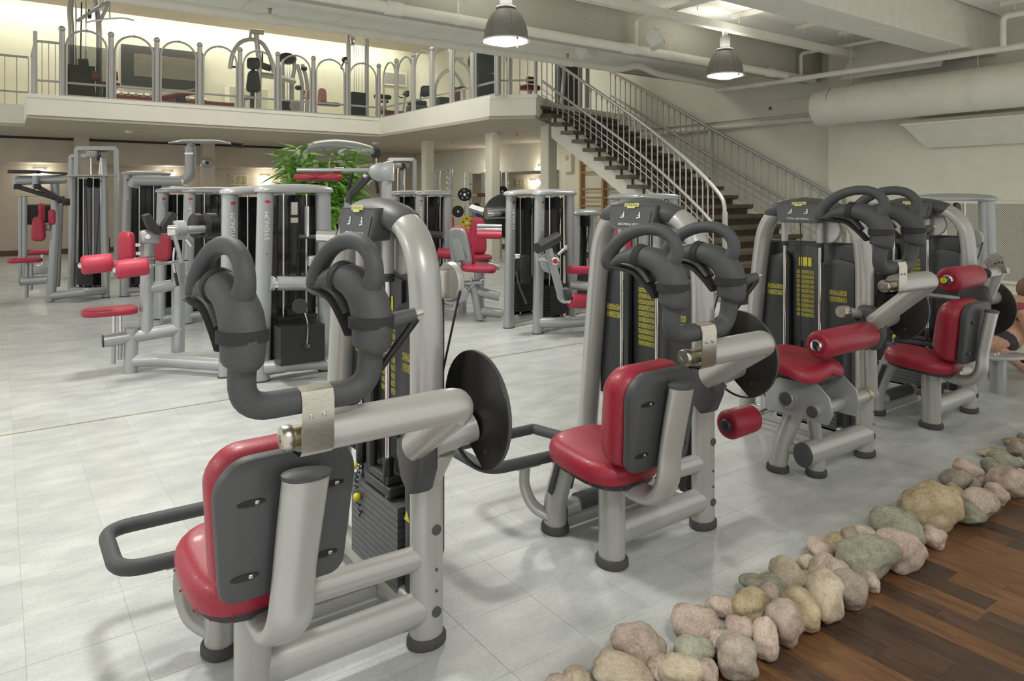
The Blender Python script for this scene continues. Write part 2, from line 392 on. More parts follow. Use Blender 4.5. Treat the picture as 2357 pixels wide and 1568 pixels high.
# slim columns
for k, (x, y) in enumerate(((9.15, 11.4), (9.05, 13.3), (9.05, 16.3))):
    m = MB(); m.box((x, y, ZB / 2), (.22, .26, ZB)); struct('column', m, wallm, flat=True, label='slim square cream column under the gallery')
m = MB(); m.box((1.63, 20.2, ZB / 2), (.3, .3, ZB)); struct('column', m, wallb, flat=True, label='beige square pillar near the rear wall')
m = MB(); m.box((4.53, 20.2, ZB / 2), (.3, .3, ZB)); struct('column', m, wallb, flat=True, label='beige square pillar near the rear wall')

# ------------------------------------------------------------------ ceilings and beams
def slabz(name, x0, x1, y0, y1, z, mt, th=.12): m = MB(); m.box(((x0 + x1) / 2, (y0 + y1) / 2, z + th / 2), (x1 - x0, y1 - y0, th)); return struct(name, m, mt, flat=True)
ZC = 4.08
slabz('ceiling', -2.5, XW + .4, -1.5, 7.5, ZC, ceilm)
slabz('ceiling_low', -2.5, XS, 7.25, 9.25, 3.82, ceilm)
m = MB(); m.box((4.6, 9.3, 5.2), (14.2, .1, 2.9)); struct('wall_above_hall', m, wallb, flat=True)
slabz('ceiling_gallery', -4, XS, 9.25, 20.9, 6.25, wallb)
slabz('ceiling_cove', -4, XS, 20.9, YB + .2, 6.7, wallm)
def beam(name, y0, y1, zb, z1=ZC, mt=beamm): m = MB(); m.box((4.6, (y0 + y1) / 2, (zb + z1) / 2), (14.2, y1 - y0, z1 - zb), bev=.02); return struct(name, m, mt, flat=True)
beam('ceiling_beam', 6.95, 7.3, 3.52, mt=pitm)
beam('ceiling_beam', 4.15, 4.65, 3.5)
beam('ceiling_beam', 1.0, 1.5, 3.5)
# white panels between the beams, one by one
pm = vary(mat('ceiling_panel_white', (.74, .72, .65), .7), 4, (.90, .89, .83), (.93, .92, .86), 2)
ceil = bpy.data.objects['ceiling']; k = 0
for i in range(9):
    for y0, y1 in ((4.7, 5.75), (5.8, 6.9), (1.55, 2.8), (2.85, 4.1)):
        m = MB(); m.box((1.2 + i * 1.22 + .6, (y0 + y1) / 2, ZC - .02), (1.2, y1 - y0, .03)); m.build('ceiling_panel', pm, ceil, flat=True)
ceil2 = bpy.data.objects['ceiling_low']
for i in range(12):
    m = MB(); m.box((-2.4 + i * 1.2 + .6, 8.2, 3.81), (1.192, 1.75, .02)); m.build('ceiling_panel', pm, ceil2, flat=True)
# perforated hanger rails between the panels
for k, (x, y, L, z) in enumerate(((7.3, 5.6, 1.1, 3.98), (8.3, 5.7, 1.1, 3.98), (9.6, 5.5, 1.2, 3.98), (10.5, 5.4, 1.1, 3.98), (9.4, 3.0, 1.6, 3.98), (10.6, 3.0, 1.6, 3.98))):
    t = thing('hanger_rail', 'perforated cream steel rail under the ceiling panels', 'ceiling rail', (x, y - L / 2, z), 'perforated ceiling rails')
    m = MB(); m.box((x, y, z), (.05, L, .012)); m.box((x - .024, y, z + .03), (.004, L, .06)); m.build('channel', pipem, t, flat=True)
    for e in (-.4, .4):
        m = MB(); m.box((x, y + e * L, z - .02), (.008, .008, .12)); m.build('hanger', pipem, t, flat=True)

# ------------------------------------------------------------------ pipes
def pipe(name, label, pts, r, flanges=(), grp=None, mt=pipem, hang=()):
    t = thing(name, label, 'pipe', V(pts[0]), grp)
    m = MB(); m.tube(fil(pts, r * 2.2, 6), r, 16); m.build('pipe_run', mt, t)
    for p, q in flanges:
        m = MB(); a, b = V(p), V(q); dd = (b - a).normalized(); m.cyl(a, b, r * 1.22, 16); m.build('coupling', mt, t)
    for p, z1 in hang:
        m = MB(); p = V(p); m.cyl(p, (p.x, p.y, z1), .008, 6); m.lathe([(r * 1.1, -.02), (r * 1.1, .02)], p, (1, 0, 0), 14); m.build('hanger', mt, t)
    return t
def fl(x, y, z, ax='x', L=.09): return ((x - L, y, z), (x + L, y, z)) if ax == 'x' else ((x, y - L, z), (x, y + L, z))
pipe('sprinkler_pipe', 'long cream pipe along the gallery-side ceiling edge with a kink', [(-5, 8.5, 3.6), (8.3, 8.5, 3.6), (8.75, 8.5, 3.72), (9.2, 8.5, 3.62), (11.4, 8.5, 3.55)], .055,
     [fl(2.6, 8.5, 3.6), fl(3.9, 8.5, 3.6), fl(7.2, 8.5, 3.6), fl(10.9, 8.5, 3.57)], hang=[((3.9, 8.5, 3.6), 3.82), ((6.4, 8.5, 3.6), 3.82)])
pipe('beam_pipe', 'cream pipe running under the pitted concrete beam', [(-5, 6.86, 3.5), (11.3, 6.86, 3.5)], .06, [fl(3.4, 6.86, 3.5), fl(6.9, 6.86, 3.5), fl(10.1, 6.86, 3.5)], hang=[((4.2, 6.86, 3.5), 3.7), ((7.7, 6.86, 3.5), 3.7)])
m = MB(); m.box((3.5, 6.1, 3.80), (16, .09, .08)); m.box((3.5, 6.06, 3.75), (16, .012, .03)); m.box((3.5, 6.14, 3.75), (16, .012, .03))
tag(m.build('cable_tray', pipem, flat=True), 'straight cream cable trunking the pendant lamps hang from', 'cable tray')
pipe('branch_pipe', 'cream branch pipe bending up from the beam pipe past the loudspeaker', [(7.0, 6.84, 3.52), (7.0, 6.84, 3.90), (7.0, 5.35, 3.90)], .03, [fl(7.0, 5.5, 3.90, 'y', .05)])
pipe('branch_pipe', 'cream branch pipe bending up beside the duct end', [(10.9, 6.84, 3.52), (10.9, 6.84, 3.90), (10.9, 5.3, 3.90)], .03, [fl(10.9, 5.4, 3.90, 'y', .05)])
pipe('cross_pipe', 'cream pipe crossing in front of the round duct', [(10.55, 8.3, 3.42), (10.55, 6.6, 3.42), (10.55, .5, 3.42)], .042, [fl(10.55, 7.4, 3.42, 'y'), fl(10.55, 6.7, 3.42, 'y'), fl(10.55, 3.4, 3.42, 'y')], hang=[((10.55, 4.4, 3.42), 3.6)])
pipe('riser_pipe', 'cream pipe rising against the smooth cream beam above the duct', [(10.4, 3.7, 3.42), (10.4, 3.7, 3.8), (10.4, 2.4, 3.8)], .035)
# wall pipe above the stairs
pipe('wall_pipe', 'pale pipe fixed along the stair wall above the banister', [(XS - .09, 13.5, 2.88), (XS - .09, 6.95, 2.88)], .05, [fl(XS - .09, 8.0, 2.88, 'y'), fl(XS - .09, 10.0, 2.88, 'y')])
pipe('drop_pipe', 'thin pale pipe dropping down the stair wall', [(XS - .07, 9.35, 2.84), (XS - .07, 9.35, .4)], .03)
m = MB(); m.box((XS - .03, 10.2, 3.13), (.06, 6.4, .26)); struct('trim_4', m, wallm, flat=True, label='raised band along the stair wall')
t = thing('wall_socket', 'small square wall socket above the stair pipe', 'socket', (XS - .06, 7.95, 3.15)); m = MB(); m.box((XS - .066, 7.95, 3.15), (.012, .1, .1), bev=.005); m.build('plate', whitep, t)
m = MB(); m.lathe([(.03, 0), (.03, .006)], (XS - .073, 7.95, 3.15), (-1, 0, 0), 12); m.build('socket_hole', plast, t)
# round air duct with its folded hood
t = thing('air_duct', 'wide round cream air duct hung along the right wall', 'duct', (10.95, 6.1, 2.95))
m = MB(); m.tube([(10.95, 6.25, 2.97), (10.95, 4.6, 2.98), (10.95, .3, 3.0)], .3, 28); m.build('duct_tube', ductm, t)
m = MB(); m.tube([(10.95, 6.62, 2.94), (10.95, 6.55, 2.94), (10.95, 6.25, 2.97)], [.2, .29, .3], 28); m.build('duct_end', ductm, t)
for y in (6.0, 4.2, 2.6):
    m = MB(); m.lathe([(.306, -.012), (.306, .012)], (10.95, y, 2.98), (0, 1, 0), 28, caps=False); m.cyl((10.95, y, 3.28), (10.95, y, 4.05), .006, 6); m.build('hanger_strap', pipem, t)
t = thing('duct_hood', 'folded cream sheet hood on the wall under the duct', 'duct', (11.2, 4.4, 2.4))
m = MB(); m.ring([[V((11.47, y, 2.66)), V((11.12, y, 2.655)), V((11.02, y, 2.58)), V((11.4, y + e, 2.24)), V((11.47, y + e, 2.24))] for y, e in ((5.25, -.18), (3.35, .12))]); m.build('hood_sheet', ductm, t, flat=True)
for y in (5.25, 3.35):
    m = MB(); m.bar((11.11, y, 2.645), (11.02, y, 2.58), .02, .02); m.build('edge_trim', pipem, t)
m = MB(); m.bar((11.01, 5.27, 2.58), (11.01, 3.33, 2.58), .025, .02); m.build('edge_trim', pipem, t)
t = thing('wall_board', 'cream board sloping above the round duct', 'panel', (11.1, 5.0, 3.6))
m = MB(); m.ring([[V((11.42, y, 3.98)), V((11.0, y, 3.4)), V((11.02, y, 3.38)), V((11.44, y, 3.96))] for y in (6.2, 4.7)]); m.build('board', ductm, t, flat=True)

# perforated radiator screens on the right wall
perf = mat('perforated_sheet', (.5, .48, .40), .6); N_, L_, B_ = nodes(perf)
geo = N_.new('ShaderNodeNewGeometry'); mp = N_.new('ShaderNodeMapping'); mp.inputs['Rotation'].default_value = (R(45), 0, 0); mp.inputs['Scale'].default_value = (0, 52, 52)
L_.new(geo.outputs['Position'], mp.inputs[0]); fr = N_.new('ShaderNodeVectorMath'); fr.operation = 'FRACTION'; L_.new(mp.outputs[0], fr.inputs[0])
sb = N_.new('ShaderNodeVectorMath'); sb.operation = 'SUBTRACT'; sb.inputs[1].default_value = (0, .5, .5); L_.new(fr.outputs[0], sb.inputs[0])
ln = N_.new('ShaderNodeVectorMath'); ln.operation = 'LENGTH'; L_.new(sb.outputs[0], ln.inputs[0])
cr = N_.new('ShaderNodeValToRGB'); cr.color_ramp.elements[0].position = .33; cr.color_ramp.elements[1].position = .36
cr.color_ramp.elements[0].color = (.12, .11, .09, 1); cr.color_ramp.elements[1].color = (.66, .64, .55, 1)
L_.new(ln.outputs['Value'], cr.inputs[0]); L_.new(cr.outputs[0], B_.inputs[0])
for y0, y1, lab in ((4.95, 6.35, 'perforated cream screen low on the right wall beside the stair foot'), (3.4, 4.85, 'perforated cream screen low on the right wall behind the silver weight tower'), (1.9, 3.3, 'perforated cream screen low on the right wall behind the bending person')):
    t = thing('radiator_screen', lab, 'screen', (XW, (y0 + y1) / 2, .3), 'radiator screens')
    m = MB(); m.box((XW - .02, (y0 + y1) / 2, .86), (.02, y1 - y0 - .06, 1.1)); m.build('perforated_panel', perf, t, flat=True)
    m = MB()
    for a, b, z0, z1 in ((y0, y1, 1.4, 1.44), (y0, y1, .28, .32), (y0, y0 + .04, .32, 1.40), (y1 - .04, y1, .32, 1.40)): m.box((XW - .025, (a + b) / 2, (z0 + z1) / 2), (.035, b - a, z1 - z0))
    m.build('frame', wallm, t, flat=True)

# ------------------------------------------------------------------ stairs
def key(tab, k):
    ks = sorted(tab); 
    for a, b in zip(ks, ks[1:]):
        if a <= k <= b: s = (k - a) / (b - a); return V(tab[a]).lerp(V(tab[b]), s)
    a, b = (ks[0], ks[1]) if k < ks[0] else (ks[-2], ks[-1]); return V(tab[a]).lerp(V(tab[b]), (k - a) / (b - a))
SL = {1: (8.35, 6.15), 5: (8.5, 6.95), 10: (8.62, 8.22), 14: (8.86, 9.55), 19: (8.46, 10.67)}
SR = {1: (11.3, 5.8), 5: (11.3, 7.09), 10: (11.3, 8.75), 15: (11.3, 10.3), 20: (11.3, 11.9)}
RS = .17
st = thing('staircase', 'wide curved staircase with dark treads rising to the gallery', 'staircase', (9.9, 6.0, 0))
def smooth_tab(tab, ks): 
    P = [V(tab[k]) for k in sorted(tab)]; K = sorted(tab); fine = []
    for k in ks:
        p = V((0, 0)); w = 0
        for dk in (-1.6, -.8, 0, .8, 1.6): p += key(tab, k + dk); w += 1
        fine.append(p / w)
    return fine
LP = {k: p for k, p in zip([x * .5 for x in range(0, 43)], smooth_tab(SL, [x * .5 for x in range(0, 43)]))}
RP = {k: p for k, p in zip([x * .5 for x in range(0, 43)], smooth_tab(SR, [x * .5 for x in range(0, 43)]))}
for k in range(1, 20):
    a, b, c, d = LP[k - .0], RP[k - .0], RP[k + 1.0], LP[k + 1.0]; z = k * RS
    fw = ((a - d) * .12, (b - c) * .12)
    quad = [a + fw[0], b + fw[1], c, d]
    e = (a - b).normalized() * .17; quad[0] = quad[0] + e; quad[3] = quad[3] + e
    m = MB(); m.ring([[V((p.x, p.y, z - h)) for p in quad] for h in (.065, .058, .007, 0)]); o = m.build('tread', treadm, st, flat=True)
    n = (d - a).normalized() * .03
    m = MB(); m.ring([[V((p.x + n.x * s, p.y + n.y * s, z0)) for p in (a, b) for s in (0,)] + [V((p.x + n.x, p.y + n.y, z0)) for p in (b, a)] for z0 in (z - RS + .0, z - .055)]); m.build('riser', riserm, st, flat=True)
m = MB()                                                        # stringers: sloped white slabs
for T_, off in ((LP, .10), (RP, -.10)):
    rings = []
    for q in range(2, 38):
        k = q * .5; p = T_[k]; x, y = p.x + off, p.y; z = k * RS
        rings.append([V((x - .06, y, z - .07)), V((x + .06, y, z - .07)), V((x + .06, y, max(z - .52, 0))), V((x - .06, y, max(z - .52, 0)))])
    m2 = MB(); m2.ring(rings); m2.build('stringer', fasc, st)
m = MB(); rings = [[V((LP[q * .5].x + .2, LP[q * .5].y, max(q * .5 * RS - .40, .01))), V((RP[q * .5].x - .2, RP[q * .5].y, max(q * .5 * RS - .40, .01))), V((RP[q * .5].x - .2, RP[q * .5].y, max(q * .5 * RS - .45, 0))), V((LP[q * .5].x + .2, LP[q * .5].y, max(q * .5 * RS - .45, 0)))] for q in range(6, 36)]
m.ring(rings); m.build('soffit', wallm, st)

def rail_side(T_, k0, k1, inx, name, label, newel, hr=.97, mr=.42, extra=None):
    t = thing(name, label, 'railing', V((T_[k0].x, T_[k0].y, 0)))
    ks = [k0 + .5 * i for i in range(int((k1 - k0) / .5) + 1)]
    path = [V((T_[k].x + inx, T_[k].y, k * RS + hr)) for k in ks]
    mid = [V((T_[k].x + inx, T_[k].y, k * RS + mr)) for k in ks]
    low = [V((T_[k].x + inx, T_[k].y, k * RS + .16)) for k in ks]; low2 = [p + V((0, 0, .11)) for p in low]
    if extra: path = extra + path
    m = MB(); m.tube(spl(path, 3), .03, 12); m.build('handrail', silver, t)
    m = MB(); m.tube(spl(mid, 2), .026, 10); m.build('mid_rail', silver, t)
    for lo in (low, low2):
        m = MB(); m.tube(lo, .008, 6); m.build('guard_wire', silver, t)
    for i, k in enumerate(ks):
        for dk in (0,):
            if k + dk > k1: continue
            a = path[len(path) - len(ks) + i]; b = path[min(len(path) - 1, len(path) - len(ks) + i + 1)]; p = a.lerp(b, dk * 2)
            m = MB(); m.cyl((p.x, p.y, p.z - hr - .01), (p.x, p.y, p.z), .0115, 6); m.cyl((p.x, p.y, p.z - .10), (p.x, p.y, p.z - .03), .018, 6); m.cyl((p.x, p.y, p.z - hr), (p.x, p.y, p.z - hr + .06), .018, 6)
            m.build('baluster', silver, t)
    for (x, y, z0, z1) in newel:
        m = MB(); m.cyl((x, y, z0), (x, y, z1), .042, 14); m.build('newel_post', silver, t)
    return t
nx, ny = LP[3.5].x + .02, LP[3.5].y - .15
rail_side(LP, 4.0, 19.5, .06, 'stair_railing', 'curved silver banister on the open side of the staircase', [(nx, ny, 0, 1.28)],
          extra=[V((nx, ny, 1.2)), V((nx + .005, ny + .04, 1.45))])
rail_side(RP, 3.0, 20.0, .06, 'stair_railing', 'straight silver banister along the stair wall', [(11.36, RP[3].y - .03, 0, 1.55)])

# ------------------------------------------------------------------ gallery railing with arches and glass
def bay(t, a, b, rail=True):
    a, b = V(a), V(b); dx = (b - a); L = dx.length; u = dx / L; z0 = ZT
    r = L / 2 - .09; cz = 4.36
    pts = [a + u * .07 + V((0, 0, z0 + .0)), a + u * .07 + V((0, 0, cz))]
    arc = [a + u * (L / 2 - math.cos(PI * k / 14) * (L / 2 - .07)) + V((0, 0, cz + math.sin(PI * k / 14) * .33)) for k in range(15)]
    path = [pts[0]] + arc + [b - u * .07 + V((0, 0, z0))]
    m = MB(); m.tube(path, .021, 8); o = m.build('arch_tube', silver, t)
    apx = arc[7]; m = MB(); m.ball(apx, .03, 8); m.build('finial', silver, t)
    n = V((-u.y, u.x, 0)) * .004
    pane = [a + u * .11 + V((0, 0, z0 + .04))] + [a + u * (L / 2 - math.cos(PI * k / 14) * (L / 2 - .11)) + V((0, 0, cz + math.sin(PI * k / 14) * .28)) for k in range(15)] + [b - u * .11 + V((0, 0, z0 + .04))]
    m = MB(); m.ring([[p - n for p in pane], [p + n for p in pane]]); m.build('glass_pane', glassm, t, flat=True)
    nn = V((-u.y, u.x, 0)); nn = nn if nn.y >= 0 and abs(nn.y) > .5 else (nn if nn.x > 0 else -nn)
    m = MB(); m.cyl(a + nn * .07 + V((0, 0, z0 + .27)), b + nn * .07 + V((0, 0, z0 + .27)), .022, 8); m.build('low_rail', silver, t)
    m = MB(); m.bar(a + V((0, 0, z0 + .02)), b + V((0, 0, z0 + .02)), .03, .03); m.build('bottom_rail', silver, t)
def post(t, x, y, z1=4.62):
    m = MB(); m.cyl((x, y, ZT), (x, y, z1), .048, 12); m.ball((x, y, z1 + .05), .062, 10); m.build('post', silver, t)
PXS = [.97 + .8125 * i for i in range(9)]
rl = thing('gallery_railing', 'silver arched railing with glass panes on the long gallery edge', 'railing', (4.2, 15.86, ZT))
for x in PXS: post(rl, x, 15.88)
for x0, x1 in zip(PXS, PXS[1:]): bay(rl, (x0, 15.88, 0), (x1, 15.88, 0))
rr = thing('gallery_railing', 'silver arched glass railing on the gallery edge running towards the stairs', 'railing', (7.53, 13.5, ZT))
PYS = [15.88 - .835 * i for i in range(1, 7)]
for y in PYS: post(rr, 7.53, y)
for y0, y1 in zip([15.8] + PYS, PYS): bay(rr, (7.53, y0, 0), (7.53, y1, 0))
def barrail(name, label, a, b, n, z0=ZT, z1=4.4, ends=True):
    a, b = V((*a, 0)), V((*b, 0)); t = thing(name, label, 'railing', (a.x, a.y, z0))
    m = MB(); m.cyl(a + V((0, 0, z1)), b + V((0, 0, z1)), .024, 10); m.build('handrail', silver, t)
    m = MB(); m.cyl(a + V((0, 0, z0 + .27)), b + V((0, 0, z0 + .27)), .02, 8); m.build('mid_rail', silver, t)
    for k in range(n + 1):
        p = a.lerp(b, k / n); e = k in (0, n) and ends
        m = MB(); m.cyl((p.x, p.y, z0), (p.x, p.y, z1 + (.18 if e else 0)), .036 if e else .009, 10 if e else 6); m.build('post' if e else 'baluster', silver, t)
    return t
barrail('return_railing', 'short silver bar railing closing the corner of the gallery', (.97, 15.9), (.55, 15.92), 4)
barrail('return_railing', 'silver bar railing running back from the gallery corner', (.55, 15.92), (.55, 17.8), 9, ends=False)
barrail('rear_railing', 'grey bar railing on the recessed part of the gallery edge', (-5.5, 17.9), (.5, 17.9), 30, ends=False)
barrail('stair_head_railing', 'silver bar railing beside the head of the stairs', (8.1, 10.48), (7.53, 10.95), 5)
# ------------------------------------------------------------------ the four cable machines of the front row (local axes: x to the weight tower, y ahead of the sitter)
def ell(cx, cy, rx, ry, n=20, p=2.0):
    out = []
    for k in range(n):
        a = 2 * PI * k / n; c, s = math.cos(a), math.sin(a)
        out.append((cx + math.copysign(abs(c) ** (2 / p), c) * rx, cy + math.copysign(abs(s) ** (2 / p), s) * ry))
    return out
def cushion(name, mt, par, outline, o, ax, ay, th, puff=.6, steps=5, world=False, crown=None):
    """padded shape: outline in (ax, ay), th thick along ax x ay from o, with rounded rim"""
    ax, ay = V(ax).normalized(), V(ay).normalized(); az = ax.cross(ay).normalized(); o = V(o)
    cx = sum(p[0] for p in outline) / len(outline); cy = sum(p[1] for p in outline) / len(outline)
    rings = []; 
    def rg(inset, z):
        out = []
        for p in outline:
            dx, dy = p[0] - cx, p[1] - cy; L = math.hypot(dx, dy); f = max(0, (L - inset) / L)
            q = crown(cx + dx * f, cy + dy * f) if crown else 0
            out.append(o + ax * (cx + dx * f) + ay * (cy + dy * f) + az * (z + q))
        return out
    rad = th * puff
    rings.append(rg(rad * .5, 0))
    rings.append(rg(rad * .12, th * .08))
    for k in range(steps + 1):
        a = PI / 2 * k / steps; rings.append(rg(rad * (1 - math.cos(a)), (th - rad) + rad * math.sin(a)))
    rings.append(rg(rad * 1.8, th + rad * .06)); rings.append(rg(rad * 4, th + rad * .1))
    m = MB(); m.ring(rings); return m.build(name, mt, par, world=world, ang=60)
def capped(m, a, b, r, n=20): 
    a, b = V(a), V(b); m.cyl(a, b, r, n); return m
def roller(par, a, b, r, mt=red, cap=chrome, world=False, capr=.45, name='roller_pad'):
    """foam roller in gathered vinyl with an end cap"""
    a, b = V(a), V(b); L = (b - a).length; d = (b - a) / L
    prof = [(r * .30, .006), (r * .66, 0), (r * .88, r * .05), (r * .97, r * .15), (r, r * .30), (r, L - r * .30), (r * .97, L - r * .15), (r * .88, L - r * .05), (r * .66, L), (r * .3, L - .006)]
    m = MB(); m.lathe(prof, a, d, 24); 
    for p in m.v:                                            # gathers in the cover near both ends
        t = (p - a).dot(d); q = p - a - d * t
        if min(t, L - t) < r * .3 and q.length > r * .4:
            ang = math.atan2(q.dot(d.orthogonal().normalized()), q.dot(d.cross(d.orthogonal()).normalized())); p -= q * (.05 * (1 + math.sin(ang * 12)))
    ro = m.build(name, mt, par, world=world, ang=60)
    for e, s in ((a, -1), (b, 1)):
        m = MB(); m.lathe([(r * capr, -.004), (r * capr, .008), (r * capr * .8, .018), (r * capr * .35, .022), (.001, .022)], e, d * s, 16); m.build('end_cap', cap, ro, world=world)
    return ro
def foot(m, x, y, rx, ry, h=.035):
    m.tube([(x, y, 0), (x, y, .006), (x, y, h - .008), (x, y, h)], [rx * 1.10, rx * 1.2, rx * 1.2, rx * 1.1], 20, [ry * 1.1, ry * 1.2, ry * 1.2, ry * 1.1], up=(0, 1, 0))
def tower(t, words):
    bd = dict(parent=t, world=False)
    # one bent oval tube: upright, arch, upright
    P = spl([(0, 0, .03), (0, .0, .4), (0, .0, .9), (0, .004, 1.13), (0, .03, 1.28), (0, .105, 1.378), (0, .22, 1.424), (0, .36, 1.438), (0, .5, 1.425), (0, .59, 1.385), (0, .655, 1.29), (0, .69, 1.13), (0, .74, .68), (0, .78, .29), (0, .805, .03)], 5)
    m = MB(); m.tube(P, .047, 20, .058, up=(1, 0, 0)); fr = m.build('frame_arch', silver, t, world=False)
    m = MB(); foot(m, 0, 0, .058, .047); m.build('rubber_foot', rubber, t, world=False)
    m = MB(); foot(m, 0, .805, .058, .047); m.build('rubber_foot', rubber, t, world=False)
    for z, r in ((.394, .017), (.262, .005), (.192, .005), (.122, .017)):
        m = MB(); m.lathe([(r, 0), (r, .003), (r * .8, .004)], (.012, -.0475, z), (0, -1, 0), 14); m.build('plug', plast, t, world=False)
    m = MB(); m.bar((0, .03, .085), (0, .78, .085), .06, .09, bev=.02); m.build('cross_member', silver, t, world=False)
    # console hood
    ys = [.13, .15, .2, .28, .37, .46, .54, .60, .625]; rr = [.052, .064, .07, .078, .083, .08, .072, .064, .05]; zz = [1.405, 1.412, 1.424, 1.434, 1.438, 1.434, 1.421, 1.402, 1.39]
    m = MB(); m.tube([(-.004, y, z) for y, z in zip(ys, zz)], rr, 20, [r * .72 for r in rr]); hood = m.build('console_hood', plast, t, world=False, ang=60)
    ZO = .025
    prof = [(.205, 1.435), (.203, 1.40), (.214, 1.345), (.221, 1.328), (.232, 1.319), (.25, 1.315), (.47, 1.315), (.488, 1.319), (.499, 1.328), (.506, 1.345), (.517, 1.40), (.515, 1.435)]
    fx = lambda z: -.106 + (z - 1.34) * .14
    m = MB(); m.ring([[V((fx(z + ZO) + e, .36 + (y - .36) * k, 1.38 + ZO + (z - 1.38) * k)) for y, z in prof] for e, k in ((.002, .93), (.0, .97), (.006, 1.0), (.014, 1.0))] + [[V((-.02, .36 + (y - .36) * .92, z + ZO)) for y, z in prof]]); cons = m.build('console', plast, t, world=False)
    pr2 = [(.228, 1.405), (.238, 1.34), (.246, 1.332), (.26, 1.328), (.46, 1.328), (.474, 1.332), (.482, 1.34), (.492, 1.405)]
    m = MB(); m.ring([[V((fx(z + ZO) - e, y, z + ZO)) for y, z in pr2] for e in (-.004, .0015)]); m.build('console_panel', dark_panel, cons, world=False)
    text('lettering', words, white_ink, cons, (fx(1.340 + ZO) - .002, .36, 1.340 + ZO), (0, -1, 0), (.13, 0, 1), .0115, world=False)
    for yc, lean in ((.42, .35), (.31, -.2)):                # little seated figures on the panel
        m = MB(); zc = 1.378 + ZO; X0 = fx(zc) - .0024
        def seg(a, b, w): m.bar((X0, yc + a[0], zc + a[1]), (X0, yc + b[0], zc + b[1]), w, .0008, up=(1, 0, 0))
        hx = -.012 - lean * .008
        seg((-.008, -.004), (hx, .014), .008); seg((-.008, -.004), (.010, -.004), .005); seg((.010, -.004), (.014, -.022), .004); m.lathe([(.0045, 0), (.0045, .001)], (X0, yc + hx, zc + .019), (-1, 0, 0), 8); seg((hx + .002, .01), (.004, .006), .003)
        m.build('pictogram', white_ink, cons, world=False)
    # maker's badge
    zb = 1.457; m = MB(); m.prism([(-.047, .010), (-.047, -.006), (-.028, -.006), (-.028, -.014), (.022, -.014), (.022, -.006), (.047, -.006), (.047, .012), (.02, .012), (.02, .010)], (fx(zb) - .001, .36, zb), (0, -1, 0), (.2, 0, 1), .006); bg = m.build('badge', lime, cons, world=False)
    text('lettering', 'TECHNOGYM', black, bg, (fx(zb) - .0045, .36, zb + .002), (0, -1, 0), (.2, 0, 1), .0095, ext=.001, world=False)
    # guide rods in sleeves
    for y in (.27, .51):
        m = MB(); m.cyl((-.01, y, 1.39), (-.01, y, 1.215), .021, 16); sl = m.build('rod_sleeve', silver, t, world=False)
        m = MB(); m.lathe([(.022, 0), (.024, .004), (.024, .010), (.022, .012), (.022, .016), (.024, .019), (.024, .026), (.021, .03)], (-.01, y, 1.19), n=16); m.build('rod_bush', dark, sl, world=False)
        m = MB(); m.cyl((-.01, y, 1.2), (-.01, y, .12), .011, 12); m.build('guide_rod', chrome, t, world=False)
        m = MB(); m.lathe([(.019, 0), (.02, .004), (.02, .085), (.016, .09)], (-.01, y, .455), n=14); m.build('rod_buffer', black, t, world=False)
    # stack cover, three folded panels with rounded head
    for nm, y0, y1, x, ztop, hd in (('cover_panel', .505, .715, .045, 1.10, .05), ('cover_panel', .30, .50, .075, 1.185, .02), ('cover_panel', .075, .295, .045, 1.10, .05)):
        out = [(y0, .45), (y1, .45)] + [(y1, ztop - .02), (y1 - .02, ztop)] + [((y0 + y1) / 2, ztop + hd * .5)] + [(y0 + .02, ztop + (hd if y0 > .5 else hd * .2)), (y0, ztop)]
        m = MB(); m.prism([(-y, z) for y, z in out], (x, 0, 0), (0, -1, 0), (0, 0, 1), .03, .006); m.build(nm, panelm, t, world=False)
    m = MB(); m.box((.10, .39, .72), (.05, .62, 1.0), bev=.02); m.build('cover_back', panelm, t, world=False)
    m = MB()
    for y0, w in ((.455, .022), (.425, .028), (.392, .024)): m.box((.0586, y0 - w / 2, 1.09), (.0012, w, .055))
    m.build('yellow_emblem', yellow, t, flat=True, world=False)
    for y0, y1, z0, z1, x in ((.35, .47, .74, 1.04, .0588), (.55, .66, .86, .94, .0288), (.12, .23, .86, .94, .0288)):
        m = MB(); n = int((z1 - z0) / .03)
        for i in range(n): m.box((x, (y0 + y1) / 2, z0 + (i + .5) * (z1 - z0) / n), (.0012, y1 - y0, (z1 - z0) / n * .78))
        m.build('instruction_print', yprint, t, flat=True, world=False)
    # weight stack
    st = None
    for k in range(13):
        m = MB(); m.box((.035, .355, .11 + k * .0235), (.13, .40, .0215)); m.build('weight_plate', plate_m, t, flat=True, world=False)
    m = MB(); m.box((.02, .33, .43), (.10, .22, .035), bev=.006); m.box((.02, .33, .465), (.09, .17, .03), bev=.006); m.build('stack_head', dark, t, world=False)
    m = MB(); m.cyl((-.01, .4, .46), (-.01, .4, .60), .016, 12); m.cyl((-.01, .4, .6), (-.01, .4, 1.36), .004, 6); m.build('lift_cable', black, t, world=False)
    m = MB(); m.box((.03, .1, .33), (.1, .05, .56), bev=.01); m.build('stack_side', panelm, t, world=False)
    m = MB(); m.prism([(0, .022), (-.02, -.012), (.02, -.012)], (-.0215, .1, .39), (0, -1, 0), (0, 0, 1), .002); m.build('warning_mark', yellow, t, world=False)
    # coiled leash and selector knob
    m = MB(); hp = [];
    for k in range(120):
        s = k / 119; c = V((-.035, .45 + .05 * math.sin(s * PI), .47 - .2 * s)); a = s * 60; hp.append(c + V((math.cos(a) * .007, math.sin(a) * .007, 0)))
    m.tube(hp, .0026, 5); m.build('coil_leash', black, t, world=False)
    for c_, r_ in (((-.045, .47, .34), .016), ((-.045, .49, .455), .013)): m = MB(); m.ball(c_, r_, 10); m.build('selector_knob', yellow, t, world=False)
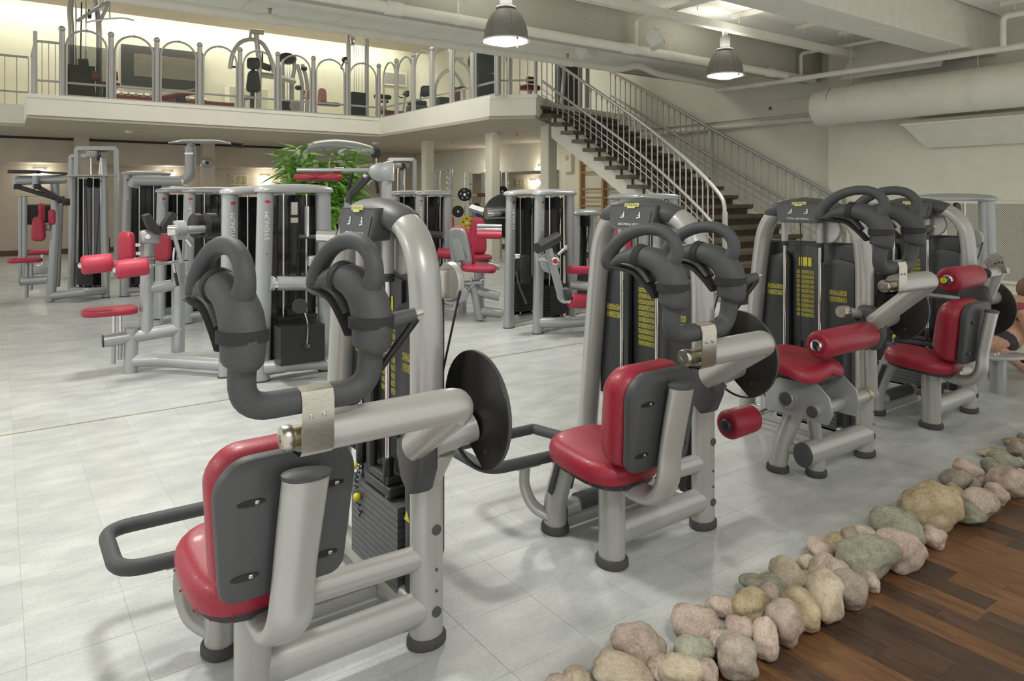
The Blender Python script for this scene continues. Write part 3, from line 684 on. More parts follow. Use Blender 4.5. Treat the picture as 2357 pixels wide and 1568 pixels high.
    # pulleys
    m = MB(); m.lathe([(.01, -.012), (.078, -.012), (.085, -.006), (.08, 0), (.085, .006), (.078, .012), (.01, .012)], (.03, .24, 1.30), (1, 0, 0), 26); m.build('pulley', silver, t, world=False)
    m = MB(); m.lathe([(.01, -.014), (.064, -.014), (.07, -.006), (.064, 0), (.07, .006), (.064, .014), (.01, .014)], (.105, .02, 1.205), (1, .1, 0), 26); m.build('pulley', silver, t, world=False)
    m = MB(); m.box((.075, .02, 1.20), (.05, .03, .10), bev=.006); m.build('pulley_bracket', steel, t, world=False)
    m = MB(); m.cyl((.105, -.045, 1.18), (.07, .05, .80), .004, 6); m.build('drive_cable', black, t, world=False)
dull_steel = vary(mat('dull_steel', (.24, .22, .19), .5, .6), 40, (.22, .2, .175), (.27, .25, .22), 2)
dark_panel = vary(mat('console_panel_grey', (.06, .068, .075), .45), 60, (.056, .063, .07), (.066, .075, .082), 2)
plate_m = vary(mat('weight_plate_paint', (.09, .095, .1), .42), 40, (.08, .085, .09), (.105, .11, .115), 2)

def camdisc(t, c, r=.195, cut=True, ax=(1, 0, 0)):
    pts = []
    for k in range(48):
        a = 2 * PI * k / 48; pts.append((math.cos(a) * r, math.sin(a) * r))
    if cut: pts = [(x, max(y, -.145 * r / .195 - (x) * .75) if x < .06 else y) for x, y in pts]
    m = MB(); m.prism(pts, c, (0, -1, 0), (0, 0, 1), .018, .003); d = m.build('cam_disc', disc_m, t, world=False)
    c = V(c); m = MB(); m.lathe([(r * .985, -.006), (r * 1.012, -.006), (r * 1.012, .006), (r * .985, .006)], c + V((-.0, 0, 0)), (1, 0, 0), 48, caps=False); m.build('disc_rim', plast, d, world=False)
    for y, z in ((.06, -.02), (-.07, -.12)):
        m = MB(); m.lathe([(.010, 0), (.010, .004), (.004, .005)], c + V((-.009, y, z)), (-1, 0, 0), 12); m.build('bolt', steel if z > -.1 else dark, d, world=False)
def seat_back(t, dz=0.0):
    """seat, backrest, its post, legs and braces"""
    kw = dict(parent=t, world=False)
    m = MB(); m.tube([(-.57, 0, .03), (-.57, 0, .41)], .052, 20, .058, up=(0, 1, 0)); m.build('rear_leg', silver, t, world=False)
    m = MB(); foot(m, -.57, 0, .054, .06); m.build('rubber_foot', rubber, t, world=False)
    m = MB(); m.tube(spl([(-.575, .36, .03), (-.575, .355, .14), (-.57, .31, .28), (-.57, .25, .40)], 4), .048, 18, .055, up=(0, 1, 0)); m.build('front_leg', silver, t, world=False)
    m = MB(); foot(m, -.575, .36, .05, .057); m.build('rubber_foot', rubber, t, world=False)
    m = MB(); m.bar((-.628, .33, .19), (-.62, .275, .36), .03, .012, up=(1, 0, 0), bev=.005); m.build('leg_guard', dark, t, world=False)
    m = MB(); m.bar((-.515, .33, .19), (-.515, .275, .36), .03, .012, up=(1, 0, 0), bev=.005); m.build('leg_guard', dark, t, world=False)
    m = MB(); m.tube([(-.55, 0, .125), (0, 0, .125)], .045, 20, .056); m.build('lower_brace', silver, t, world=False)
    m = MB(); m.tube([(-.56, 0, .31), (0, 0, .295)], .036, 18, .04); m.build('upper_brace', silver, t, world=False)
    m = MB(); m.tube([(-.53, .36, .085), (-.05, .36, .085)], .04, 16); m.tube([(-.05, .36, .085), (0, .36, .085)], .04, 16); m.build('floor_tube', silver, t, world=False)
    m = MB(); m.tube([(-.45, .355, .098), (-.12, .355, .098)], .042, 16); m.build('tube_cover', plast, t, world=False)
    m = MB(); m.bar((-.52, .34, .035), (-.02, .34, .035), .012, .05); m.build('base_plate', silver, t, world=False)
    # footrest loop with its curved stay
    lp = [(-.30, .74, .30), (-.80, .76, .30), (-.87, .72, .30), (-.88, .55, .30), (-.82, .49, .30), (-.42, .44, .30)]
    loop = fil([(-.36, .80, .30), (-.86, .82, .30), (-.86, .47, .30), (-.38, .43, .30), (-.30, .55, .30), (-.36, .80, .30)], .09, 6)
    m = MB(); m.tube(loop, .026, 14); m.build('foot_bar', foam, t, world=False)
    m = MB(); m.tube(spl([(-.60, .37, .07), (-.65, .42, .11), (-.67, .46, .19), (-.665, .465, .275)], 5), .02, 12, .03, up=(1, 0, 0)); m.bar((-.72, .468, .278), (-.60, .458, .278), .05, .006); m.build('foot_bar_stay', silver, t, world=False)
    # seat cushion
    out = []
    for k in range(32):
        a = 2 * PI * k / 32; c, s = math.cos(a), math.sin(a)
        w = .185 * (1.0 + .06 * s); out.append((math.copysign(abs(c) ** .62, c) * w, .05 + math.copysign(abs(s) ** .70, s) * .215))
    ay = V((0, 1, .09)); 
    cushion('seat_cushion', red, t, out, (-.572, 0, .385 + dz), (1, 0, 0), ay, .085, .55, world=False, crown=lambda x, y: .012 * (1 - (x / .2) ** 2))
    m = MB(); m.prism([(x * .9, y * .9) for x, y in out], (-.572, 0, .385 + dz), (1, 0, 0), ay, .02); m.build('seat_base', dark, t, world=False)
    m = MB()
    for k in range(0, 32, 2):
        x, y = out[k]; m.ball(V((-.572 + x * .99, y * .99, .391 + dz + y * .09)), .0038, 6)
    m.build('seat_rivet', red, t, world=False)
    # backrest: shell and cushion, leaning back
    ax = V((1, 0, 0)); az = V((0, -.11, 1)).normalized()
    bo = []
    for cx_, cz_, r_, a0 in ((.188 - .095, .195 - .095, .095, 0), (-.188 + .095, .195 - .095, .095, 90), (-.168 + .045, -.19 + .045, .045, 180), (.168 - .045, -.19 + .045, .045, 270)):
        for k in range(9):
            a = R(a0 + 90 * k / 8); bo.append((cx_ + math.cos(a) * r_, cz_ + math.sin(a) * r_))
    ctr = V((-.557, -.235, .655 + dz))
    n = ax.cross(az)                                        # points to -y
    m = MB(); m.prism([(x * .985, z * .985) for x, z in bo], ctr + V((0, -.012, 0)), ax, az, .04, .014); sh = m.build('backrest_shell', plast, t, world=False)
    cushion('backrest_cushion', red, t, [(-x, z) for x, z in bo], ctr + V((0, .006, 0)), -ax, az, .155, .62, world=False, crown=lambda x, z: .022 * math.exp(-((z + .05) / .1) ** 2))
    for x, z in ((-.095, .075), (.115, .075), (-.105, -.12), (.105, -.12)):
        m = MB(); m.prism(ell(0, 0, .036, .009, 14), ctr + ax * x + az * z + V((0, -.0325, 0)), ax, az, .004); sl = m.build('fixing_slot', black, sh, world=False)
        m = MB(); m.box(ctr + ax * (x + .014) + az * z + V((0, -.035, 0)), (.012, .006, .010), bev=.002); m.build('fixing_bolt', steel, sh, world=False)
    # flat oval post curling up behind the backrest
    P = spl([(-.57, -.02, .375 + dz), (-.565, -.13, .345 + dz), (-.56, -.225, .352 + dz), (-.555, -.282, .415 + dz), (-.548, -.292, .53 + dz), (-.54, -.312, .66 + dz), (-.532, -.335, .79 + dz)], 5)
    m = MB(); m.tube(P, [.05, .062, .066, .064, .059, .062, .064], 20, [.024, .03, .033, .033, .031, .033, .034]); m.build('backrest_post', silver, t, world=False)
    m = MB(); m.tube([P[-1], P[-1] + V((.0005, -.0012, .009)), P[-1] + V((.001, -.0016, .014))], [.066, .066, .05], 20, [.036, .036, .024], up=(0, 1, 0)); m.build('post_cap', plast, t, world=False)
def shoulder_arms(t, dz=0.0, pz=.70):
    """rotating arm with the twin shoulder pads"""
    m = MB(); m.cyl((-.07, -.085, pz), (.12, -.095, pz + .03), .05, 20); m.build('pivot_shaft', silver, t, world=False)
    m = MB(); m.tube([(.0, -.01, pz - .13), (.02, -.06, pz - .03)], .05, 16); m.build('pivot_mount', silver, t, world=False)
    m = MB(); pl = [(-.075, .06), (-.05, .10), (.0, .105), (.05, .09), (.085, .03), (.085, -.06), (.05, -.135), (.0, -.155), (-.05, -.12), (-.085, -.04)]
    m.prism(pl, (-.075, -.07, pz), (0, -1, 0), (0, 0, 1), .075, .02); hs = m.build('pivot_housing', plast, t, world=False, ang=60)
    m = MB(); m.lathe([(.016, 0), (.016, .008), (.008, .014)], (-.113, -.01, pz + .03), (-1, 0, 0), 14); m.build('housing_bolt', dark, hs, world=False)
    za = .925 + dz
    P = fil([(-.10, -.10, pz + .01), (-.105, -.42, za), (-.515, -.42, za)], .075, 8)
    m = MB(); m.tube(P, .041, 20, .048); m.build('lever_arm', silver, t, world=False, ang=60)
    m = MB(); m.lathe([(.029, 0), (.030, .002), (.030, .02), (.026, .026), (.010, .027), (.010, .024)], (-.599, -.42, za), (-1, 0, 0), 22); m.build('arm_knob', steel, t, world=False)
    m = MB(); m.cyl((-.60, -.42, za), (-.50, -.42, za), .026, 18); m.build('arm_spindle', brass, t, world=False)
    # steel strap over the padded bar
    m = MB(); path = [(-.46 + za * 0, 0)]
    y0 = -.462; prof = [V((0, -.418, za - .035)), V((0, -.470, za - .033)), V((0, -.480, za - .02)), V((0, -.482, za + .095)), V((0, -.474, za + .117)), V((0, -.445, za + .125)), V((0, -.418, za + .116))]
    rings = [[p + V((x, 0, 0)) for p in prof] + [p + V((x, .004, -.003)) for p in reversed(prof)] for x in (-.594, -.516)]
    m.ring(rings); m.build('clamp_strap', steel, t, world=False)
    for x in (-.572, -.540):
        m = MB(); m.ball((x, -.482, za + .06), .006, 8); m.build('strap_screw', steel, t, world=False)
    xc, hw = -.567, .156; zb = za + .092; yb = -.445
    U = fil([(xc - hw, -.462, zb + .14), (xc - hw, yb, zb), (xc + hw, yb, zb), (xc + hw, -.462, zb + .14)], .085, 8)
    m = MB(); m.tube(U, .0315, 16); m.build('padded_bar', foam, t, world=False)
    for s in (-1, 1):
        x = xc + s * hw; z0 = zb + .105
        P = spl([(x, -.460, z0), (x, -.462, z0 + 0.0105), (x, -.465, z0 + 0.0546), (x, -.452, z0 + 0.1081), (x, -.405, z0 + 0.1491), (x, -.33, z0 + 0.1648), (x, -.255, z0 + 0.1512), (x, -.205, z0 + 0.1260)], 4)
        P = [V((p.x - .13 * (p.y + .465), p.y, p.z)) for p in P]
        m = MB(); m.tube(P, [.034, .047, .05, .05, .046, .04, .034, .022], 18, [.04, .052, .055, .052, .046, .038, .030, .018]); pd = m.build('shoulder_pad', foam, t, world=False, ang=60)
        KX = lambda P: [V((p.x - .13 * (p.y + .465), p.y, p.z)) for p in P]
        H = spl([(x, -.452, z0 + 0.1397), (x, -.475, z0 + 0.1848), (x, -.462, z0 + 0.2300), (x, -.41, z0 + 0.2604), (x, -.335, z0 + 0.2615), (x, -.26, z0 + 0.2352), (x, -.20, z0 + 0.1848), (x, -.178, z0 + 0.1355), (x, -.20, z0 + 0.1176)], 5)
        m = MB(); m.tube(KX(H), [.030, .024, .0225, .0225, .0225, .023, .026, .028, .02], 14); m.build('hand_loop', foam, t, world=False)
        for yy, zz, ang in ((-.462, .075, 0), (-.33, .182, 80)):
            c = V((x, yy, z0 + zz * .90)); dd = V((0, math.sin(R(ang)), math.cos(R(ang))))
            e = .0575 if ang == 0 else .045; c.x -= .13 * (yy + .465)
            m = MB(); m.tube([c - dd * .014, c - dd * .013, c + dd * .013, c + dd * .014], [e - .003, e, e, e - .003], 20); m.build('strap_band', webbing, pd, world=False)
        m = MB(); fl_ = spl([(x, -.40, z0 + 0.0273), (x, -.36, z0 + 0.0683), (x, -.31, z0 + 0.1061), (x, -.25, z0 + 0.1155), (x, -.19, z0 + 0.1218)], 4); m.tube(KX(fl_), .04, 10, .008); m.build('strap_flap', webbing, pd, world=False)
        m = MB(); fl_ = spl([(x, -.375, z0 + 0.0766), (x, -.33, z0 + 0.1218), (x, -.27, z0 + 0.1355), (x, -.21, z0 + 0.1333)], 4); m.tube(KX(fl_), [.03, .034, .032, .02], 12, [.012, .016, .015, .01]); m.build('pad_cushion', dark, pd, world=False)
    # gas spring on its peg
    a = V((xc + hw + .03, -.47, zb + .165)); b = V((xc + hw + .105, -.50, zb + .185))
    m = MB(); m.tube([a, b], [.024, .016], 12); m.build('peg', foam, t, world=False)
    m = MB(); m.cyl(b, b + (b - a).normalized() * .018, .007, 10); m.build('peg_bolt', steel, t, world=False)
    e = V((xc + hw - .01, -.40, za + .05)); q = b.lerp(e, .62)
    m = MB(); m.cyl(b - V((0, 0, .012)), q, .0105, 10); m.cyl(q, e, .005, 8); m.build('gas_spring', black, t, world=False)
    camdisc(t, (.135, -.10, pz + .085))

Y0 = 2.12
t1 = thing('abdominal_machine', 'silver and red seated crunch machine ending the front row, farthest from the staircase', 'gym machine', (0, 0, 0), 'seated crunch machines with padded shoulder arms')
tower(t1, 'ABDOMINAL CRUNCH'); seat_back(t1); shoulder_arms(t1)
t2 = copy_tree(t1); t1.location = (1.167, 2.11, 0); t2.location = (2.602, 2.12, 0)
t2['label'] = 'silver and red seated crunch machine between the other crunch machine and the roller machine'

# third machine: rollers over a saddle seat
t3 = thing('abdominal_machine', 'silver machine with saddle seat, red thigh roller and raised shoulder arms', 'gym machine', (0, 0, 0), 'front row of silver machines')
tower(t3, 'TOTAL ABDOMINAL'); shoulder_arms(t3, .145, .78)
def M3(t):
    m = MB(); m.tube([(-.62, 0, .135), (0, 0, .125)], .055, 20, .065); m.build('lower_brace', silver, t, world=False)
    m = MB(); m.tube([(-.62, 0, .135), (-.628, 0, .135), (-.634, 0, .135)], [.056, .055, .045], 20, [.066, .065, .05]); m.build('tube_cap', plast, t, world=False)
    m = MB(); m.tube([(-.50, 0, .03), (-.50, 0, .12)], .045, 16); m.build('rear_foot', silver, t, world=False)
    m = MB(); foot(m, -.50, 0, .046, .046); m.build('rubber_foot', rubber, t, world=False)
    m = MB(); m.tube(spl([(-.61, .16, .03), (-.60, .13, .18), (-.57, .08, .34), (-.55, .05, .46)], 4), .042, 16, .05, up=(0, 1, 0)); m.build('front_leg', silver, t, world=False)
    m = MB(); foot(m, -.61, .16, .045, .052); m.build('rubber_foot', rubber, t, world=False)
    m = MB(); m.tube([(-.60, .15, .14), (-.56, .02, .13)], .03, 12); m.build('leg_tie', silver, t, world=False)
    m = MB(); m.tube([(-.47, .02, .18), (-.49, .04, .46)], .035, 14); m.build('seat_stay', silver, t, world=False)
    # twin bracket plates and pivots
    pl = [(-.20, .34), (.16, .34), (.19, .40), (.17, .48), (.10, .54), (-.10, .545), (-.16, .49), (-.20, .47)]
    for x in (-.66, -.40):
        m = MB(); m.prism([(p[0], p[1]) for p in pl], (x, -.0, 0), (0, -1, 0), (0, 0, 1), .014, .003); br = m.build('bracket_plate', silver2, t, world=False)
    m = MB(); m.lathe([(.055, 0), (.055, .012), (.04, .014), (.036, .02), (.01, .022)], (-.667, .06, .43), (-1, 0, 0), 22); pv = m.build('pivot_flange', silver2, t, world=False)
    m = MB(); m.lathe([(.034, 0), (.034, .01), (.02, .014)], (-.687, .06, .43), (-1, 0, 0), 18); m.build('pivot_cap', plast, pv, world=False)
    for a in range(3):
        m = MB(); m.ball((-.68, .06 + .046 * math.cos(a * 2.1 + .5), .43 + .046 * math.sin(a * 2.1 + .5)), .006, 6); m.build('bolt', steel, pv, world=False)
    m = MB(); m.cyl((-.70, -.10, .40), (-.02, -.06, .38), .032, 16); m.build('torque_tube', silver, t, world=False)
    m = MB(); m.cyl((-.71, -.10, .40), (-.70, -.10, .40), .03, 16); m.build('tube_cap', plast, t, world=False)
    m = MB(); m.cyl((-.12, -.062, .385), (-.10, -.062, .385), .04, 16); m.build('brass_ring', brass, t, world=False)
    m = MB(); m.tube([(-.05, -.07, .38), (-.1, -.085, .8)], .03, 12); m.build('connecting_rod', silver, t, world=False)
    # saddle seat
    out = []
    for k in range(36):
        a = 2 * PI * k / 36; c, s = math.cos(a), math.sin(a)
        out.append((math.copysign(abs(c) ** .7, c) * .215, .07 + math.copysign(abs(s) ** .75, s) * .20))
    cushion('seat_cushion', red, t, out, (-.55, 0, .57), (1, 0, 0), (0, 1, -.02), .07, .6, world=False, crown=lambda x, y: -.06 * max(0, (.02 - y)) / .15 * abs(x) / .2 + .035 * max(0, y - .1) / .17)
    m = MB(); m.prism([(x * .85, y * .85) for x, y in out], (-.55, 0, .56), (1, 0, 0), (0, 1, 0), .025); m.build('seat_base', dark, t, world=False)
    m = MB(); m.box((-.55, .05, .53), (.2, .22, .06), bev=.01); m.build('seat_carriage', dark, t, world=False)
    # rollers
    roller(t, (-.66, -.10, .735), (-.14, -.10, .735), .072)
    m = MB(); m.cyl((-.16, -.10, .735), (-.04, -.09, .80), .022, 12); m.build('roller_arm', silver, t, world=False)
    m = MB(); m.lathe([(.035, 0), (.036, .004), (.036, .05), (.03, .058)], (-.20, .0, .855), (-1, 0, 0), 18); m.build('arm_knob', steel, t, world=False)
    m = MB(); m.cyl((-.21, .0, .855), (-.08, -.03, .83), .026, 14); m.build('knob_arm', silver, t, world=False)
    roller(t, (-1.0, .20, .31), (-.78, .20, .31), .076, cap=dark)
    roller(t, (-.40, .36, .36), (-.16, .36, .36), .062, cap=dark)
    m = MB(); m.cyl((-.79, .20, .31), (-.45, .24, .33), .014, 12); m.cyl((-.45, .24, .36), (-.3, .3, .36), .014, 12); m.build('roller_axle', chrome, t, world=False)
    m = MB(); m.tube([(-.50, .27, .36), (-.47, .12, .46)], .022, 12); m.build('roller_hanger', silver, t, world=False)
    m = MB(); m.cyl((-.02, .62, .42), (-.02, .62, .12), .05, 16); m.build('counterweight', silver, t, world=False)
M3(t3); t3.location = (4.07, 2.15, 0)

# fourth machine: roller behind the shoulders
t4 = thing('back_extension_machine', 'silver back machine with red top roller and backrest beside the bending person', 'gym machine', (0, 0, 0), 'front row of silver machines')
tower(t4, 'LOWER BACK'); seat_back(t4, .0)
def M4(t):
    pz = .80
    roller(t, (-.62, -.12, .975), (-.20, -.12, .975), .078, cap=chrome)
    m = MB(); m.lathe([(.022, 0), (.022, .03), (.018, .034)], (-.64, -.12, .975), (-1, 0, 0), 14); m.build('roller_knob', dark, t, world=False)
    m = MB(); m.lathe([(.019, 0), (.019, .012), (.01, .014)], (-.672, -.12, .975), (-1, 0, 0), 14); m.build('knob_cap', yellow, t, world=False)
    m = MB(); m.tube([(-.03, -.10, pz - .03), (-.03, -.185, 1.0)], .036, 18, .045); m.build('lever_arm', silver, t, world=False)
    m = MB(); m.cyl((-.22, -.125, .975), (-.12, -.16, .99), .02, 14); m.cyl((-.16, -.165, .99), (.04, -.20, 1.0), .034, 18); m.build('arm_tube', silver, t, world=False)
    m = MB(); m.tube([(-.162, -.165, .99), (-.172, -.164, .99)], .035, 18); m.build('tube_cap', plast, t, world=False)
    m = MB(); m.prism([(-.05, -.02), (.06, -.02), (.03, .09), (.0, .115), (-.04, .10), (-.08, .05)], (-.05, -.19, 1.01), (0, -1, 0), (0, 0, 1), .008, .002); pl = m.build('adjust_plate', dull_steel, t, world=False)
    for y, z in ((-.18, 1.05), (-.20, 1.06), (-.22, 1.06)):
        m = MB(); m.lathe([(.006, 0), (.006, .002)], (-.055, y, z), (-1, 0, 0), 8); m.build('plate_hole', black, pl, world=False)
    m = MB(); pls = [(-.10, .03), (-.07, .09), (.0, .11), (.08, .09), (.10, .0), (.07, -.09), (0, -.12), (-.08, -.08)]
    m.prism(pls, (-.06, -.06, pz), (0, -1, 0), (0, 0, 1), .08, .02); m.build('pivot_housing', plast, t, world=False, ang=60)
    m = MB(); m.cyl((-.05, -.08, pz), (.14, -.1, pz), .05, 18); m.build('pivot_shaft', silver, t, world=False)
    camdisc(t, (.15, -.035, pz - .075), .2, cut=False)
    m = MB(); m.cyl((-.12, .02, .80), (-.42, .26, .84), .015, 12); hd = m.build('grip_bar', silver, t, world=False)
    m = MB(); m.ball((-.42, .26, .84), .016, 10); m.build('grip_tip', yellow, hd, world=False)
M4(t4); t4.location = (5.49, 2.16, 0)
# ------------------------------------------------------------------ pendant lamps (their light belongs to each lamp)
def pendant(x, y, label, z=LAMP_Z, first=None):
    t = thing('pendant_lamp', label, 'lamp', (x, y, z), 'bell-shaped pendant lamps')
    pf = [(.236, 0), (.232, .03), (.225, .10), (.20, .19), (.155, .27), (.105, .32), (.085, .335)]
    m = MB(); m.lathe(pf + [(r - .006, h) for r, h in reversed(pf)], (x, y, z), n=36, caps=False); sh = m.build('shade', lampgrey, t)
    m = MB(); m.lathe([(.232, .01), (.252, .0), (.254, -.012), (.236, -.010)], (x, y, z), n=36, caps=False); m.build('rim', glass_rim, t)
    for k in range(6):
        a = k * PI / 3 + .2; m = MB(); m.tube([V((x + math.cos(a) * r, y + math.sin(a) * r, z + h)) for r, h in pf], .005, 6); m.build('shade_rib', lampgrey, sh)
    m = MB(); m.lathe([(.10, .33), (.105, .338), (.105, .352), (.09, .36)], (x, y, z), n=24); m.build('collar', lampgrey, t)
    m = MB(); m.lathe([(.062, .355), (.066, .36), (.066, .50), (.06, .52), (.02, .53)], (x, y, z), n=28)
    for i, p in enumerate(m.v):
        h = p.z - z
        if .36 < h < .5 and i % 2: p.x = x + (p.x - x) * .93; p.y = y + (p.y - y) * .93
    m.build('ballast', lampgrey, t)
    m = MB(); m.cyl((x, y, z + .53), (x, y, 3.73), .006, 6); m.box((x, y, 3.67), (.09, .03, .12), bev=.006); m.build('hanging_cord', pipem, t)
    m = MB(); m.lathe([(.0, -.055), (.10, -.045), (.18, -.02), (.226, .004), (.21, .01), (.0, .01)], (x, y, z), n=32); m.build('diffuser', bulb, t)
    for a in (.4, 2.5, 4.6):
        m = MB(); m.box((x + math.cos(a) * .24, y + math.sin(a) * .24, z - .018), (.02, .02, .03), bev=.004); m.build('clip', lampgrey, t)
    d = bpy.data.lights.new('lamp_light', 'AREA'); d.shape = 'DISK'; d.size = .40; d.energy = LAMP_W; d.color = (1, .975, .91); d.spread = R(165)
    o = bpy.data.objects.new('lamp_light', d); C.objects.link(o); o.parent = t; o.location = (0, 0, -.07)
    d = bpy.data.lights.new('lamp_uplight', 'AREA'); d.shape = 'DISK'; d.size = .42; d.energy = UP_W; d.color = (1, .975, .91)     # light leaking upwards past the collar to the ceiling
    o = bpy.data.objects.new('lamp_uplight', d); C.objects.link(o); o.parent = t; o.location = (0, 0, .345); o.rotation_euler = (PI, 0, 0)
    return t
glass_rim = vary(mat('lamp_rim', (.75, .78, .76), .25), 20, (.72, .75, .73), (.8, .83, .81), 1)
pendant(4.32, 6.1, 'grey bell-shaped pendant lamp, lit, hung before the pitted beam')
pendant(7.94, 6.1, 'grey bell-shaped pendant lamp, lit, hung nearest the staircase')
for x, y in ((.7, 6.1), (.7, 3.5), (.7, -.5), (-2.9, 6.1), (-2.9, 3.5)):
    pendant(x, y, 'grey bell-shaped pendant lamp, lit, out over the hall floor')

# ------------------------------------------------------------------ border of stones between the tiles and the wood floor
def stonemat(name, cs, sc=1.0):
    m = mat(name, cs[1], .72, spec=.3); N, L, B = nodes(m)
    tc = N.new('ShaderNodeTexCoord'); oi = N.new('ShaderNodeObjectInfo'); ad = N.new('ShaderNodeVectorMath'); mu = N.new('ShaderNodeMath'); mu.operation = 'MULTIPLY'; mu.inputs[1].default_value = 37
    L.new(oi.outputs['Random'], mu.inputs[0]); L.new(tc.outputs['Object'], ad.inputs[0]); L.new(mu.outputs[0], ad.inputs[1])
    n1 = N.new('ShaderNodeTexNoise'); n1.inputs['Scale'].default_value = 14 * sc; n1.inputs['Detail'].default_value = 6; n1.inputs['Roughness'].default_value = .65; L.new(ad.outputs[0], n1.inputs[0])
    n2 = N.new('ShaderNodeTexNoise'); n2.inputs['Scale'].default_value = 130; n2.inputs['Detail'].default_value = 4; n2.inputs['Roughness'].default_value = .7; L.new(ad.outputs[0], n2.inputs[0])
    mx = N.new('ShaderNodeMix'); mx.data_type = 'FLOAT'; mx.inputs[0].default_value = .45; L.new(n1.outputs[0], mx.inputs[2]); L.new(n2.outputs[0], mx.inputs[3])
    cr = N.new('ShaderNodeValToRGB'); e = cr.color_ramp.elements; e[0].position = .36; e[1].position = .66; e[0].color = (*cs[0], 1); e[1].color = (*cs[2], 1)
    k = e.new(.5); k.color = (*cs[1], 1); L.new(mx.outputs[0], cr.inputs[0])
    hs = N.new('ShaderNodeHueSaturation'); mr = N.new('ShaderNodeMapRange'); mr.inputs[3].default_value = .85; mr.inputs[4].default_value = 1.15
    L.new(oi.outputs['Random'], mr.inputs[0]); L.new(mr.outputs[0], hs.inputs['Value']); L.new(cr.outputs[0], hs.inputs['Color']); L.new(hs.outputs[0], B.inputs[0])
    bp = N.new('ShaderNodeBump'); bp.inputs['Strength'].default_value = .7; bp.inputs['Distance'].default_value = .006; L.new(mx.outputs[0], bp.inputs['Height']); L.new(bp.outputs[0], B.inputs['Normal'])
    return m
SM = {'P': (stonemat('pink_granite', ((.27, .20, .16), (.47, .375, .315), (.64, .55, .48))), 'pinkish granite'),
      'B': (stonemat('beige_granite', ((.30, .24, .17), (.50, .425, .32), (.66, .59, .47))), 'beige granite'),
      'Y': (stonemat('tan_granite', ((.27, .20, .11), (.48, .39, .245), (.64, .555, .40))), 'yellowish tan'),
      'G': (stonemat('green_grey_stone', ((.16, .16, .12), (.30, .295, .225), (.44, .435, .35))), 'greenish grey'),
      'K': (stonemat('grey_brown_stone', ((.20, .165, .135), (.36, .31, .255), (.52, .46, .39))), 'grey-brown')}
from mathutils import noise as mnoise
ST = '''160,1262,150,75,B 380,1240,290,150,B 460,1112,270,170,P 556,1212,135,130,P 655,1230,225,150,B 725,1152,215,140,G 785,1232,130,120,P 737,1010,225,185,P 935,1187,205,190,K
872,918,150,105,P 862,1087,172,140,P 957,1028,148,130,P 1003,925,178,145,Y 1080,1082,122,190,P 1176,1022,162,212,P 1097,868,122,136,P 1090,825,250,110,G 1260,925,190,205,Y 1196,754,180,152,B
1375,880,180,225,B 1287,706,100,92,B 1393,738,180,150,P 1445,735,70,52,K 1476,848,172,175,K 1352,640,150,115,P 1425,608,112,105,Y 1600,825,96,100,P 1520,740,82,72,P 1580,714,98,118,P
1590,690,290,185,G 1497,578,92,84,P 1567,566,130,80,B 1737,637,202,200,P 1846,642,66,92,K 1727,520,258,160,G 1648,474,100,56,P 1912,577,112,105,P 1886,508,90,70,P 1900,430,300,235,Y
2082,462,142,106,G 1772,395,60,84,P 1900,315,54,40,G 2020,374,112,90,Y 2132,398,190,150,P 2222,363,122,100,P 2018,288,142,84,K 2110,303,72,52,K 2165,302,92,54,P 2272,300,150,150,P
2082,243,142,90,P 2187,232,72,98,G 2252,198,122,82,G 2215,160,142,48,Y 2322,142,84,76,K 2310,108,104,44,Y 2349,66,48,54,G 2332,210,62,62,G 2352,285,60,100,P 2010,318,72,54,P 1962,352,112,66,P
965,850,60,36,P 1500,700,60,40,P 60,1290,140,60,P 1285,770,90,60,Y 2420,190,120,90,B 2400,120,110,60,P 2430,60,90,60,G 2460,250,110,90,K 2480,120,120,80,P'''
SIZEW = lambda s: 'tiny' if s < .06 else 'small' if s < .09 else 'medium-sized' if s < .125 else 'large' if s < .16 else 'huge'
sr = random.Random(5)
